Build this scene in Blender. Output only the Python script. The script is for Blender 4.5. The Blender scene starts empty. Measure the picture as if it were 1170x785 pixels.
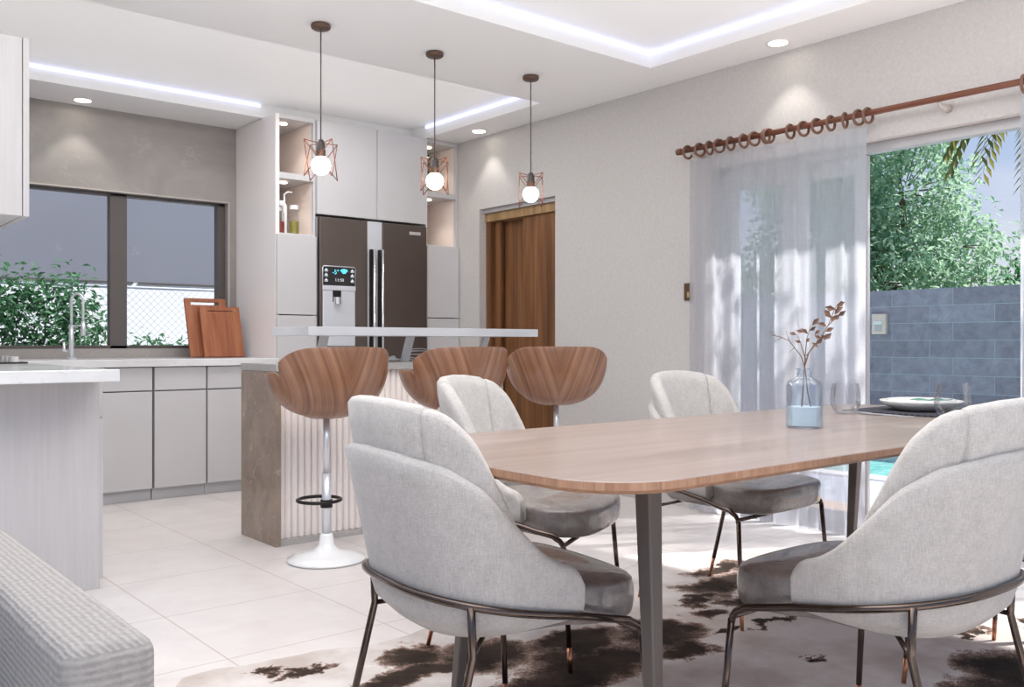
import bpy, bmesh, math, random
from mathutils import Vector, Matrix, noise as mnoise
C = bpy.context.scene.collection
SC = bpy.context.scene
PI = math.pi
R = math.radians
rnd = random.Random(7)

# ------------------------------------------------------------------ materials
def lin(c):
    def f(v):
        v /= 255.0
        return v/12.92 if v <= 0.04045 else ((v+0.055)/1.055)**2.4
    return (f(c[0]), f(c[1]), f(c[2]), 1.0)

class NT:
    """small node helper"""
    def __init__(s, name):
        s.m = bpy.data.materials.new(name); s.m.use_nodes = True
        s.t = s.m.node_tree; s.n = s.t.nodes; s.l = s.t.links
        s.b = s.n['Principled BSDF']; s.out = s.n['Material Output']
    def add(s, kind, **kw):
        x = s.n.new(kind)
        for k, v in kw.items():
            if k in x.inputs: x.inputs[k].default_value = v
            else: setattr(x, k, v)
        return x
    def link(s, a, b): s.l.new(a, b)
    def coord(s, kind='Object', scale=(1,1,1), rot=(0,0,0), loc=(0,0,0)):
        tc = s.add('ShaderNodeTexCoord'); mp = s.add('ShaderNodeMapping')
        mp.inputs['Scale'].default_value = scale; mp.inputs['Rotation'].default_value = rot
        mp.inputs['Location'].default_value = loc
        s.link(tc.outputs[kind], mp.inputs['Vector']); return mp.outputs['Vector']
    def noise(s, vec, scale, detail=3, rough=.5, dist=0):
        x = s.add('ShaderNodeTexNoise'); x.inputs['Scale'].default_value = scale
        x.inputs['Detail'].default_value = detail; x.inputs['Roughness'].default_value = rough
        x.inputs['Distortion'].default_value = dist
        if vec is not None: s.link(vec, x.inputs['Vector'])
        return x.outputs['Fac']
    def ramp(s, fac, stops):
        x = s.add('ShaderNodeValToRGB'); e = x.color_ramp.elements
        while len(e) < len(stops): e.new(.5)
        for i, (p, c) in enumerate(stops): e[i].position = p; e[i].color = c
        s.link(fac, x.inputs['Fac']); return x.outputs['Color']
    def math(s, op, a, b=None, c=None):
        x = s.add('ShaderNodeMath', operation=op)
        for i, v in enumerate((a, b, c)):
            if v is None: continue
            if isinstance(v, (int, float)): x.inputs[i].default_value = v
            else: s.link(v, x.inputs[i])
        return x.outputs[0]
    def mix(s, fac, a, b):
        x = s.add('ShaderNodeMix', data_type='RGBA')
        for k, v in ((0, fac), (6, a), (7, b)):
            if isinstance(v, (int, float)): x.inputs[k].default_value = v
            elif isinstance(v, tuple): x.inputs[k].default_value = v
            else: s.link(v, x.inputs[k])
        return x.outputs[2]
    def col(s, v):
        if isinstance(v, tuple): s.b.inputs['Base Color'].default_value = v
        else: s.link(v, s.b.inputs['Base Color'])
    def set(s, rough=None, metal=None, spec=None, coat=None, trans=None, ior=None, alpha=None, sheen=None):
        for k, v in (('Roughness', rough), ('Metallic', metal), ('Specular IOR Level', spec), ('Coat Weight', coat),
                     ('Transmission Weight', trans), ('IOR', ior), ('Alpha', alpha), ('Sheen Weight', sheen)):
            if v is None: continue
            if isinstance(v, (int, float)): s.b.inputs[k].default_value = v
            else: s.link(v, s.b.inputs[k])
    def bump(s, h, strength=.2, dist=.01):
        x = s.add('ShaderNodeBump'); x.inputs['Strength'].default_value = strength
        x.inputs['Distance'].default_value = dist
        s.link(h, x.inputs['Height']); s.link(x.outputs['Normal'], s.b.inputs['Normal'])
    def sep(s, vec):
        x = s.add('ShaderNodeSeparateXYZ'); s.link(vec, x.inputs[0]); return x.outputs
    def comb(s, x, y, z):
        n = s.add('ShaderNodeCombineXYZ')
        for i, v in enumerate((x, y, z)):
            if isinstance(v, (int, float)): n.inputs[i].default_value = v
            else: s.link(v, n.inputs[i])
        return n.outputs[0]

def plain(name, rgb, rough=.5, metal=0, spec=.5, coat=0, var=.04, scale=8, bump=0):
    t = NT(name); c = lin(rgb)
    v = t.noise(t.coord(), scale, 3)
    d = tuple(max(0, x*(1-var)) for x in c[:3])+(1,); l = tuple(min(1, x*(1+var)) for x in c[:3])+(1,)
    t.col(t.ramp(v, [(.3, d), (.7, l)])); t.set(rough=rough, metal=metal, spec=spec, coat=coat)
    if bump: t.bump(t.noise(t.coord(), scale*20, 3), bump, .003)
    return t.m

def emis(name, rgb, strength):
    t = NT(name); t.n.remove(t.b)
    e = t.add('ShaderNodeEmission'); e.inputs['Color'].default_value = lin(rgb); e.inputs['Strength'].default_value = strength
    t.link(e.outputs[0], t.out.inputs['Surface']); return t.m

def stone(name, dark, light, vein, scale=2.0, rough=.35, veinamt=.5, coat=0, vstretch=(1,1,1), rot=(0,0,0)):
    t = NT(name); v = t.coord(scale=vstretch, rot=rot)
    base = t.ramp(t.noise(v, scale, 6, .6, .6), [(.3, lin(dark)), (.72, lin(light))])
    w = t.noise(v, scale*1.1, 5, .6, 1.6)
    ridge = t.math('ABSOLUTE', t.math('SUBTRACT', w, .5))
    mask = t.ramp(ridge, [(0.0, (1,1,1,1)), (.012, (0,0,0,1))])
    mask2 = t.math('MULTIPLY', mask, t.ramp(t.noise(v, scale*2.3, 2), [(.48, (0,0,0,1)), (.66, (1,1,1,1))]))
    t.col(t.mix(t.math('MULTIPLY', mask2, veinamt), base, lin(vein)))
    t.set(rough=rough, coat=coat); return t.m

def wood(name, dark, mid, light, axis='X', scale=1.0, rough=.45, rings=14, coat=0, spec=.4):
    """grain running along axis"""
    t = NT(name)
    sc = {'X': (.8, rings, rings), 'Y': (rings, .8, rings), 'Z': (rings, rings, .8)}[axis]
    v = t.coord(scale=tuple(scale*x for x in sc))
    n1 = t.noise(v, 1.0, 5, .6, .4)
    n2 = t.noise(t.coord(scale=tuple(scale*x*(4 if x > 2 else 1) for x in sc)), 1.6, 3, .6)
    f = t.math('ADD', t.math('MULTIPLY', n1, .7), t.math('MULTIPLY', n2, .3))
    t.col(t.ramp(f, [(.33, lin(dark)), (.5, lin(mid)), (.66, lin(light))]))
    t.set(rough=rough, coat=coat, spec=spec); t.bump(f, .06, .002); return t.m

def fabric(name, dark, light, scale=420, rough=.9, slub=True):
    t = NT(name); v = t.coord()
    x = t.noise(t.coord(scale=(1, 1, 9)), scale/5, 2, .6)
    y = t.noise(t.coord(scale=(9, 9, 1)), scale/9, 2, .6)
    z = t.noise(v, scale/14, 3, .6)
    f = t.math('ADD', t.math('ADD', t.math('MULTIPLY', x, .38), t.math('MULTIPLY', y, .38)), t.math('MULTIPLY', z, .24))
    t.col(t.ramp(f, [(.36, lin(dark)), (.62, lin(light))])); t.set(rough=rough, spec=.2, sheen=.25)
    t.bump(f, .35, .003); return t.m

M = {}
M['cabinet'] = plain('cabinet_lacquer', (202, 200, 202), .3, coat=.1, var=.02, scale=3)
def _grainwhite():
    t = NT('white_wood_laminate'); v = t.coord(scale=(26, 26, 1.2))
    f = t.noise(v, 2.2, 4, .6)
    t.col(t.ramp(f, [(.3, lin((190, 187, 188))), (.7, lin((198, 195, 196)))])); t.set(rough=.45); t.bump(f, .1, .002); return t.m
M['laminate'] = _grainwhite()
M['side_lit_white'] = plain('lit_side_lacquer', (240, 233, 231), .4, var=.01, scale=3)  # cabinet white lightened: light falling on the side panels put into the colour
M['shadowgap'] = plain('dark_gap', (150, 147, 146), .6)
M['plinth'] = plain('plinth_grey', (196, 196, 200), .5)
M['white'] = plain('white_plastic', (236, 236, 236), .35, var=.015)
M['counter'] = stone('pale_marble', (214, 214, 216), (236, 236, 237), (182, 182, 186), 3.5, .18, .5, coat=.2)
M['taupe_stone'] = stone('taupe_stone_wall', (140, 134, 131), (170, 164, 160), (196, 190, 186), 1.5, .5, .35)
M['island_stone_plain'] = stone('brown_marble', (140, 120, 105), (166, 147, 132), (222, 210, 198), 1.5, .22, 1.0, coat=.2, vstretch=(1, 3.4, .75), rot=(-.72, 0, 0))
def _island():
    t = NT('brown_veined_marble'); v = t.coord()
    base = t.ramp(t.noise(v, 5, 6, .62, .8), [(.3, lin((134, 116, 102))), (.72, lin((164, 146, 131)))])
    x, y, z = t.sep(v)
    wob = t.noise(v, 5, 4, .6)
    c = t.math('ADD', t.math('ADD', t.math('MULTIPLY', y, 1.9), t.math('MULTIPLY', z, 1.25)), t.math('MULTIPLY', wob, .55))
    tot = None
    for fr, off, w in ((5.5, .1, .030), (9.0, .43, .022)):
        f = t.math('FRACT', t.math('ADD', t.math('MULTIPLY', c, fr*.55), off))
        d = t.math('ABSOLUTE', t.math('SUBTRACT', f, .5))
        m = t.math('MULTIPLY', t.ramp(d, [(0, (1, 1, 1, 1)), (w, (0, 0, 0, 1))]), t.ramp(t.noise(v, 9+fr, 3, .6), [(.5, (0, 0, 0, 1)), (.68, (1, 1, 1, 1))]))
        tot = m if tot is None else t.math('MAXIMUM', tot, m)
    t.col(t.mix(t.math('MULTIPLY', tot, .75), base, lin((216, 204, 192)))); t.set(rough=.22, coat=.2); return t.m
M['island_stone'] = _island()
M['island_top'] = stone('grey_marble', (160, 156, 153), (184, 180, 177), (206, 203, 200), 3, .25, .5)
M['flute'] = plain('cream_fluted_panel', (246, 237, 232), .5, var=.02)
def _bar():
    t = NT('frosted_white_glass'); c = t.ramp(t.noise(t.coord(), 6, 2), [(.3, lin((226, 228, 231))), (.7, lin((234, 235, 238)))])
    t.col(c); t.set(rough=.12, coat=.4)
    tl = t.add('ShaderNodeBsdfTranslucent'); tl.inputs['Color'].default_value = lin((240, 241, 244))
    mx = t.add('ShaderNodeMixShader'); mx.inputs[0].default_value = .3
    t.link(t.b.outputs[0], mx.inputs[1]); t.link(tl.outputs[0], mx.inputs[2]); t.link(mx.outputs[0], t.out.inputs['Surface']); return t.m
M['glass_bar'] = _bar()
M['steel'] = plain('brushed_steel', (205, 205, 206), .28, metal=1, var=.03)
M['chrome'] = plain('chrome', (232, 232, 234), .16, metal=.9, var=.01)
M['white_metal'] = plain('white_enamel', (238, 238, 238), .25, coat=.3, var=.01)
M['satin'] = plain('satin_silver', (220, 222, 226), .3, metal=.6, var=.02)
M['fridge'] = plain('dark_steel_door', (112, 102, 97), .38, metal=.75, var=.06, scale=3)
M['fridge_body'] = plain('fridge_body', (205, 205, 207), .4, metal=.3)
M['dispenser'] = plain('dispenser_silver', (214, 217, 224), .35, metal=.2, var=.02)
M['black_glass'] = plain('black_gloss', (30, 29, 30), .15, coat=.5)
M['black_metal'] = plain('black_metal', (40, 37, 36), .4, metal=.6)
M['bronze'] = plain('dark_bronze', (96, 84, 78), .2, metal=.9, var=.05)
M['table_leg'] = plain('table_leg_bronze', (102, 94, 90), .35, metal=.3, var=.05)
M['copper'] = plain('copper', (196, 136, 110), .3, metal=1, var=.05)
M['copper_wire'] = plain('copper_wire', (170, 108, 86), .35, metal=.85, var=.05)
M['canopy'] = plain('brown_bronze', (112, 92, 80), .4, metal=.7)
M['cable'] = plain('grey_cable', (96, 84, 80), .6)
M['marble_black'] = stone('socket_stone', (52, 48, 47), (104, 98, 96), (150, 145, 142), 40, .4, .6)
M['rod_wood'] = wood('red_brown_wood', (92, 56, 42), (120, 74, 56), (138, 90, 70), 'Y', 2, .4)
M['ring_wood'] = plain('ring_brown', (116, 82, 68), .45, var=.1)
M['finial'] = plain('rod_bracket_grey', (190, 180, 174), .4)
M['door_wood'] = wood('teak_door', (84, 54, 34), (118, 78, 48), (146, 102, 66), 'Z', 1.0, .45, 16)
M['door_header'] = wood('oak_header', (134, 104, 70), (164, 132, 92), (184, 154, 114), 'Z', 1.6, .5, 14)
M['board'] = wood('board_wood', (122, 70, 44), (154, 92, 62), (172, 112, 78), 'Z', 2.0, .5, 8)
M['table_top'] = wood('ash_table', (132, 115, 107), (147, 130, 121), (159, 142, 134), 'X', 1.0, .35, 9, coat=.15)
M['table_edge'] = wood('ash_edge', (146, 106, 82), (170, 130, 104), (186, 148, 122), 'Z', 2.5, .45, 30)
M['chair_fabric'] = fabric('grey_linen', (168, 163, 159), (198, 193, 189))
M['seam'] = plain('seam_shadow', (150, 147, 146), .9)
def _leather():
    t = NT('taupe_leather'); v = t.coord()
    c = t.ramp(t.noise(v, 26, 5, .65, .5), [(.3, lin((116, 108, 104))), (.7, lin((142, 134, 130)))])
    t.col(c); t.set(rough=.26, coat=.45, spec=.5)
    h = t.math('ADD', t.noise(v, 18, 3, .6, 1.0), t.math('MULTIPLY', t.noise(v, 300, 2), .12))
    t.bump(h, .6, .006); return t.m
M['leather'] = _leather()
M['sofa'] = None
def _sofa():
    t = NT('ribbed_weave'); v = t.coord()
    x, y, z = t.sep(v)
    wob = t.noise(v, 26, 4, .6)
    wv = t.math('MULTIPLY', wob, 5.0)
    band = t.math('SINE', t.math('ADD', t.math('MULTIPLY', t.math('ADD', z, t.math('MULTIPLY', x, t.math('GREATER_THAN', z, .612))), 620), wv))
    dash = t.math('SINE', t.math('ADD', t.math('MULTIPLY', t.math('ADD', y, t.math('MULTIPLY', x, .6)), 300), t.math('MULTIPLY', band, .9)))
    h = t.math('ADD', t.math('ADD', t.math('MULTIPLY', band, .20), t.math('MULTIPLY', dash, .05)), t.math('MULTIPLY', t.noise(v, 90, 3, .6), 1.0))
    t.col(t.ramp(h, [(.0, lin((136, 131, 128))), (.9, lin((168, 164, 161)))])); t.set(rough=.95, spec=.1)
    t.bump(h, .6, .004); return t.m
M['sofa'] = _sofa()
def _walnut():
    t = NT('walnut_chevron_veneer'); v = t.coord(); x, y, z = t.sep(v)
    ay = t.math('ABSOLUTE', y)
    u = t.math('ADD', t.math('MULTIPLY', ay, .94), t.math('MULTIPLY', z, -.34))
    w = t.math('ADD', t.math('MULTIPLY', ay, .34), t.math('MULTIPLY', z, .94))
    vec = t.comb(t.math('MULTIPLY', u, 110), t.math('MULTIPLY', w, 1.4), t.math('MULTIPLY', x, 2.0))
    n = t.noise(vec, 1.0, 5, .62, .2)
    vec2 = t.comb(t.math('MULTIPLY', u, 34), t.math('MULTIPLY', w, .3), t.math('MULTIPLY', x, .5))
    bandn = t.noise(vec2, 1.0, 1, .4)
    f = t.math('ADD', t.math('MULTIPLY', n, .6), t.math('MULTIPLY', bandn, .4))
    t.col(t.ramp(f, [(.3, lin((102, 66, 46))), (.5, lin((134, 93, 69))), (.7, lin((166, 124, 97)))]))
    t.set(rough=.3, coat=.25); t.bump(n, .05, .002); return t.m
M['walnut'] = _walnut()
M['stool_lining'] = plain('dark_lining', (72, 70, 74), .6)
M['bulb'] = emis('lit_globe', (255, 252, 246), 6.0)
M['downlight'] = emis('lit_downlight', (255, 246, 228), 6.0)
M['led'] = emis('led_strip_glow', (205, 214, 255), 1.15)
M['led_warm'] = emis('shelf_spot_glow', (255, 240, 220), 5.0)
M['trim_white'] = plain('ceiling_trim', (240, 238, 234), .5)
M['ceiling'] = plain('ceiling_paint', (250, 249, 249), .45, var=.008, scale=1)
M['shelf_back'] = plain('warm_shelf_lining', (236, 222, 214), .5, var=.02)
M['frame_dark'] = plain('dark_window_frame', (88, 82, 79), .5, var=.05)
M['frame_light'] = plain('aluminium_frame', (186, 184, 186), .4, metal=.3)
def _wall():
    t = NT('plaster_wall'); v = t.coord()
    c = t.ramp(t.noise(v, 60, 4, .6, .8), [(.3, lin((194, 190, 188))), (.7, lin((206, 202, 200)))])
    t.col(c); t.set(rough=.7, spec=.3); t.bump(t.noise(v, 90, 3, .6, .8), .18, .003); return t.m
M['wall'] = _wall()
def _floor():
    t = NT('floor_tiles'); v = t.coord(); x, y, z = t.sep(v)
    S = .577
    def line(c, off):
        f = t.math('FRACT', t.math('DIVIDE', t.math('ADD', c, -off + 60*S), S))
        d = t.math('MINIMUM', f, t.math('SUBTRACT', 1.0, f))
        return d
    d = t.math('MINIMUM', line(x, 1.165), line(y, 2.808))
    g = t.math('LESS_THAN', d, .0042)
    n = t.noise(v, 5, 5, .6, .6)
    base = t.ramp(n, [(.3, lin((214, 207, 204))), (.7, lin((226, 220, 217)))])
    t.col(t.mix(g, base, lin((186, 174, 166))))
    wv = t.noise(t.coord(scale=(1, 1.6, 1), rot=(0, 0, .5)), 22, 6, .66, 1.4)
    t.set(rough=t.math('ADD', .28, t.math('MULTIPLY', n, .10)), spec=.5)
    h = t.math('SUBTRACT', wv, t.math('MULTIPLY', g, .6))
    t.bump(h, .12, .004); return t.m
M['floor'] = _floor()

# cowhide spots: world ellipses (cx, cy, rx, ry, strength)
SPOTS = [(1.20, 2.60, .05, .035), (1.30, 2.53, .10, .03), (1.62, 2.44, .12, .10), (1.80, 2.30, .16, .15), (1.52, 2.30, .20, .07),
         (2.12, 2.22, .20, .10), (2.02, 2.04, .26, .14), (2.40, 2.10, .16, .13), (1.75, 1.98, .30, .12), (2.34, 1.95, .13, .07),
         (3.10, 2.36, .22, .10), (3.28, 2.52, .20, .06), (2.84, 2.26, .13, .05), (2.72, 2.14, .08, .05), (3.0, 2.16, .15, .06), (3.5, 2.42, .18, .08),
         (2.82, 1.93, .14, .025), (2.95, 1.18, .18, .14), (2.72, 1.05, .26, .18), (3.2, 1.05, .22, .14), (3.52, 1.30, .10, .05), (3.22, 1.42, .08, .03),
         (1.4, .9, .3, .2), (2.2, .5, .3, .25), (2.6, 1.62, .05, .03), (2.62, 2.0, .05, .03)]
def _rug():
    t = NT('cowhide'); v = t.coord()
    wob = t.add('ShaderNodeTexNoise'); wob.inputs['Scale'].default_value = 5.5; wob.inputs['Detail'].default_value = 6; wob.inputs['Roughness'].default_value = .7
    t.link(v, wob.inputs['Vector'])
    off = t.add('ShaderNodeVectorMath', operation='MULTIPLY_ADD'); t.link(wob.outputs['Color'], off.inputs[0])
    off.inputs[1].default_value = (.34, .34, 0); off.inputs[2].default_value = (-.17, -.17, 0)
    ad = t.add('ShaderNodeVectorMath', operation='ADD'); t.link(v, ad.inputs[0]); t.link(off.outputs[0], ad.inputs[1])
    x, y, z = t.sep(ad.outputs[0])
    tot = None
    for cx, cy, rx, ry in SPOTS:
        a = t.math('POWER', t.math('DIVIDE', t.math('SUBTRACT', x, cx), rx), 2.0)
        b = t.math('POWER', t.math('DIVIDE', t.math('SUBTRACT', y, cy), ry), 2.0)
        s = t.math('SUBTRACT', 1.35, t.math('ADD', a, b))
        tot = s if tot is None else t.math('MAXIMUM', tot, s)
    fur = t.noise(t.coord(scale=(1, 3, 1)), 120, 3, .7)
    tot = t.math('ADD', tot, t.math('MULTIPLY', t.math('SUBTRACT', fur, .5), 1.6))
    whiteb = t.ramp(t.noise(v, 3.2, 4, .6), [(.35, lin((190, 177, 170))), (.6, lin((222, 215, 211)))])
    dark = t.ramp(t.noise(v, 7, 5, .65), [(.3, lin((26, 20, 18))), (.75, lin((70, 56, 47)))])
    edge = t.ramp(tot, [(.08, (0, 0, 0, 1)), (.85, (1, 1, 1, 1))])
    ring = t.ramp(tot, [(0.0, (0, 0, 0, 1)), (.30, (.8, .8, .8, 1))])
    c = t.mix(ring, whiteb, lin((150, 112, 92))); c = t.mix(edge, c, dark)
    t.col(c); t.set(rough=.85, spec=.15)
    t.bump(fur, .5, .006); return t.m
M['rug'] = _rug()

def sheer():
    t = NT('sheer_linen'); v = t.coord()
    h = t.math('SINE', t.math('MULTIPLY', t.sep(v)[2], 700))
    w = t.noise(t.coord(scale=(.6, .6, 14)), 30, 3, .7)
    g = t.noise(t.coord(scale=(14, 14, .5)), 22, 2, .6)
    a = t.math('ADD', t.math('MULTIPLY', w, .5), t.math('MULTIPLY', g, .5))
    alpha = t.ramp(a, [(.3, (.62, .62, .62, 1)), (.7, (.80, .80, .80, 1))])
    t.n.remove(t.b)
    tr = t.add('ShaderNodeBsdfTransparent'); tl = t.add('ShaderNodeBsdfTranslucent'); df = t.add('ShaderNodeBsdfDiffuse')
    tl.inputs['Color'].default_value = lin((208, 209, 216)); df.inputs['Color'].default_value = lin((214, 213, 218))
    m1 = t.add('ShaderNodeMixShader'); m1.inputs[0].default_value = .28
    t.link(tl.outputs[0], m1.inputs[1]); t.link(df.outputs[0], m1.inputs[2])
    m2 = t.add('ShaderNodeMixShader'); t.link(alpha, m2.inputs[0]); t.link(tr.outputs[0], m2.inputs[1]); t.link(m1.outputs[0], m2.inputs[2])
    t.link(m2.outputs[0], t.out.inputs['Surface']); return t.m
M['sheer'] = sheer()

def thin_glass(name, tint, refl=.08, alpha=.0):
    """window or drinking glass: mostly clear with a fresnel reflection"""
    t = NT(name); t.n.remove(t.b)
    tr = t.add('ShaderNodeBsdfTransparent'); tr.inputs['Color'].default_value = tint
    gl = t.add('ShaderNodeBsdfGlossy'); gl.inputs['Roughness'].default_value = .03
    fr = t.add('ShaderNodeFresnel'); fr.inputs['IOR'].default_value = 1.45
    n = t.noise(t.coord(), 2, 1)
    f = t.math('ADD', t.math('MULTIPLY', fr.outputs[0], refl*8), t.math('MULTIPLY', n, .002))
    mx = t.add('ShaderNodeMixShader'); t.link(f, mx.inputs[0]); t.link(tr.outputs[0], mx.inputs[1]); t.link(gl.outputs[0], mx.inputs[2])
    t.link(mx.outputs[0], t.out.inputs['Surface']); return t.m
M['pane'] = thin_glass('window_pane', (.98, .985, .99, 1), .003)
M['glass'] = thin_glass('clear_glass', (.965, .965, .97, 1), .05)
M['blue_glass'] = thin_glass('blue_vase_glass', (.925, .955, .982, 1), .05)
M['water'] = plain('milky_water', (226, 238, 242), .2, var=.02)
M['china'] = plain('white_china', (236, 233, 229), .25, coat=.3, var=.01)
M['mat'] = None
def _mat():
    t = NT('black_woven_mat'); v = t.coord(scale=(90, 90, 90))
    ck = t.add('ShaderNodeTexChecker'); ck.inputs['Scale'].default_value = 1.0; t.link(v, ck.inputs['Vector'])
    t.col(t.mix(t.math('MULTIPLY', ck.outputs['Fac'], .9), lin((34, 33, 40)), lin((70, 70, 80)))); t.set(rough=.8)
    t.bump(ck.outputs['Fac'], .6, .003); return t.m
M['mat'] = _mat()
M['napkin'] = plain('green_napkin', (84, 142, 122), .8, var=.1, scale=30)
M['twig'] = plain('twig_bark', (128, 106, 88), .8, var=.15, scale=60)
M['leaf_brown'] = plain('dry_red_leaf', (116, 84, 68), .6, var=.35, scale=24)
M['deck'] = wood('deck_boards', (176, 140, 112), (198, 164, 136), (214, 184, 158), 'Y', 1.0, .6, 8)
M['paving'] = stone('pale_blue_paving', (176, 186, 202), (204, 212, 224), (220, 225, 232), 1.2, .4, .3)
M['coping'] = plain('white_coping', (236, 234, 232), .5)
def _pool():
    t = NT('pool_water'); v = t.coord(scale=(1, 2.2, 1))
    n = t.noise(v, 3, 3, .6, 1.0)
    t.col(t.ramp(n, [(.3, lin((96, 186, 180))), (.7, lin((158, 222, 212)))])); t.set(rough=.08, spec=.5)
    t.bump(n, .3, .03); return t.m
M['pool'] = _pool()
def _garden_wall():
    t = NT('blue_grey_stone_blocks'); v = t.coord(); x, y, z = t.sep(v)
    br = t.add('ShaderNodeTexBrick'); br.offset = .37; br.inputs['Scale'].default_value = 1.0
    br.inputs['Brick Width'].default_value = .62; br.inputs['Row Height'].default_value = .172
    br.inputs['Mortar Size'].default_value = .004; br.inputs['Mortar Smooth'].default_value = .2
    t.link(t.comb(y, z, 0.0), br.inputs['Vector'])
    n = t.noise(v, 9, 5, .65, .5)
    st = t.ramp(n, [(.3, lin((130, 126, 138))), (.7, lin((158, 154, 167)))])
    br.inputs['Color1'].default_value = (.85, .85, .85, 1); br.inputs['Color2'].default_value = (1.1, 1.1, 1.1, 1)
    mul = t.add('ShaderNodeMix', data_type='RGBA', blend_type='MULTIPLY'); mul.inputs[0].default_value = 1
    t.link(st, mul.inputs[6]); t.link(br.outputs['Color'], mul.inputs[7])
    t.col(t.mix(br.outputs['Fac'], mul.outputs[2], lin((166, 171, 184)))); t.set(rough=.8)
    t.bump(t.math('SUBTRACT', n, br.outputs['Fac']), .5, .01); return t.m
M['garden_wall'] = _garden_wall()
M['grass'] = plain('lawn', (96, 122, 72), .9, var=.3, scale=6)
def leafmat(name, dark, light, scale=1.5):
    t = NT(name); v = t.coord()
    oi = t.add('ShaderNodeNewGeometry')
    f = t.math('ADD', t.math('MULTIPLY', t.noise(v, scale, 4, .7), .5), t.math('MULTIPLY', oi.outputs['Random Per Island'], .5))
    t.col(t.ramp(f, [(.25, lin(dark)), (.75, lin(light))])); t.set(rough=.5, spec=.3)
    # thin leaves let some light through
    tl = t.add('ShaderNodeBsdfTranslucent'); tl.inputs['Color'].default_value = lin(light)
    mx = t.add('ShaderNodeMixShader'); mx.inputs[0].default_value = .42
    t.link(t.b.outputs[0], mx.inputs[1]); t.link(tl.outputs[0], mx.inputs[2]); t.link(mx.outputs[0], t.out.inputs['Surface'])
    return t.m
M['leaf_tree'] = leafmat('tree_leaves', (40, 112, 96), (192, 220, 190), 1.2)
M['leaf_dark'] = leafmat('dark_leaves', (28, 78, 50), (84, 150, 88), 2)
M['leaf_shrub'] = leafmat('shrub_leaves', (40, 66, 48), (96, 146, 104), 4)
M['leaf_palm'] = leafmat('palm_leaves', (54, 86, 46), (136, 130, 72), 2)
M['bark'] = plain('bark', (110, 90, 76), .9, var=.3, scale=12)
M['neighbour_upper'] = plain('blue_grey_cladding', (128, 129, 139), .7, var=.04, scale=1)
M['neighbour_lower'] = plain('white_render', (240, 240, 242), .7, var=.02)
M['fence_wire'] = plain('galvanised_wire', (176, 180, 190), .6)
M['oil'] = plain('olive_oil', (150, 140, 62), .2, var=.1)
M['sauce'] = plain('red_sauce', (146, 58, 48), .3, var=.1)
M['plant'] = plain('pot_plant_leaf', (86, 120, 76), .6, var=.3, scale=40)
M['clay'] = plain('clay_pot', (170, 150, 136), .7)
M['switch'] = plain('bronze_switch', (104, 84, 66), .35, metal=.6)
M['switch_in'] = plain('switch_rocker', (196, 166, 120), .4, metal=.3)
M['fixture'] = plain('beige_fixture', (226, 204, 192), .5)
M['led_blue'] = emis('display_teal', (96, 205, 226), 1.2)
M['led_white'] = emis('display_white', (200, 205, 210), .9)
M['badge'] = plain('silver_badge', (222, 222, 224), .3, metal=.5, var=.02)

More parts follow.
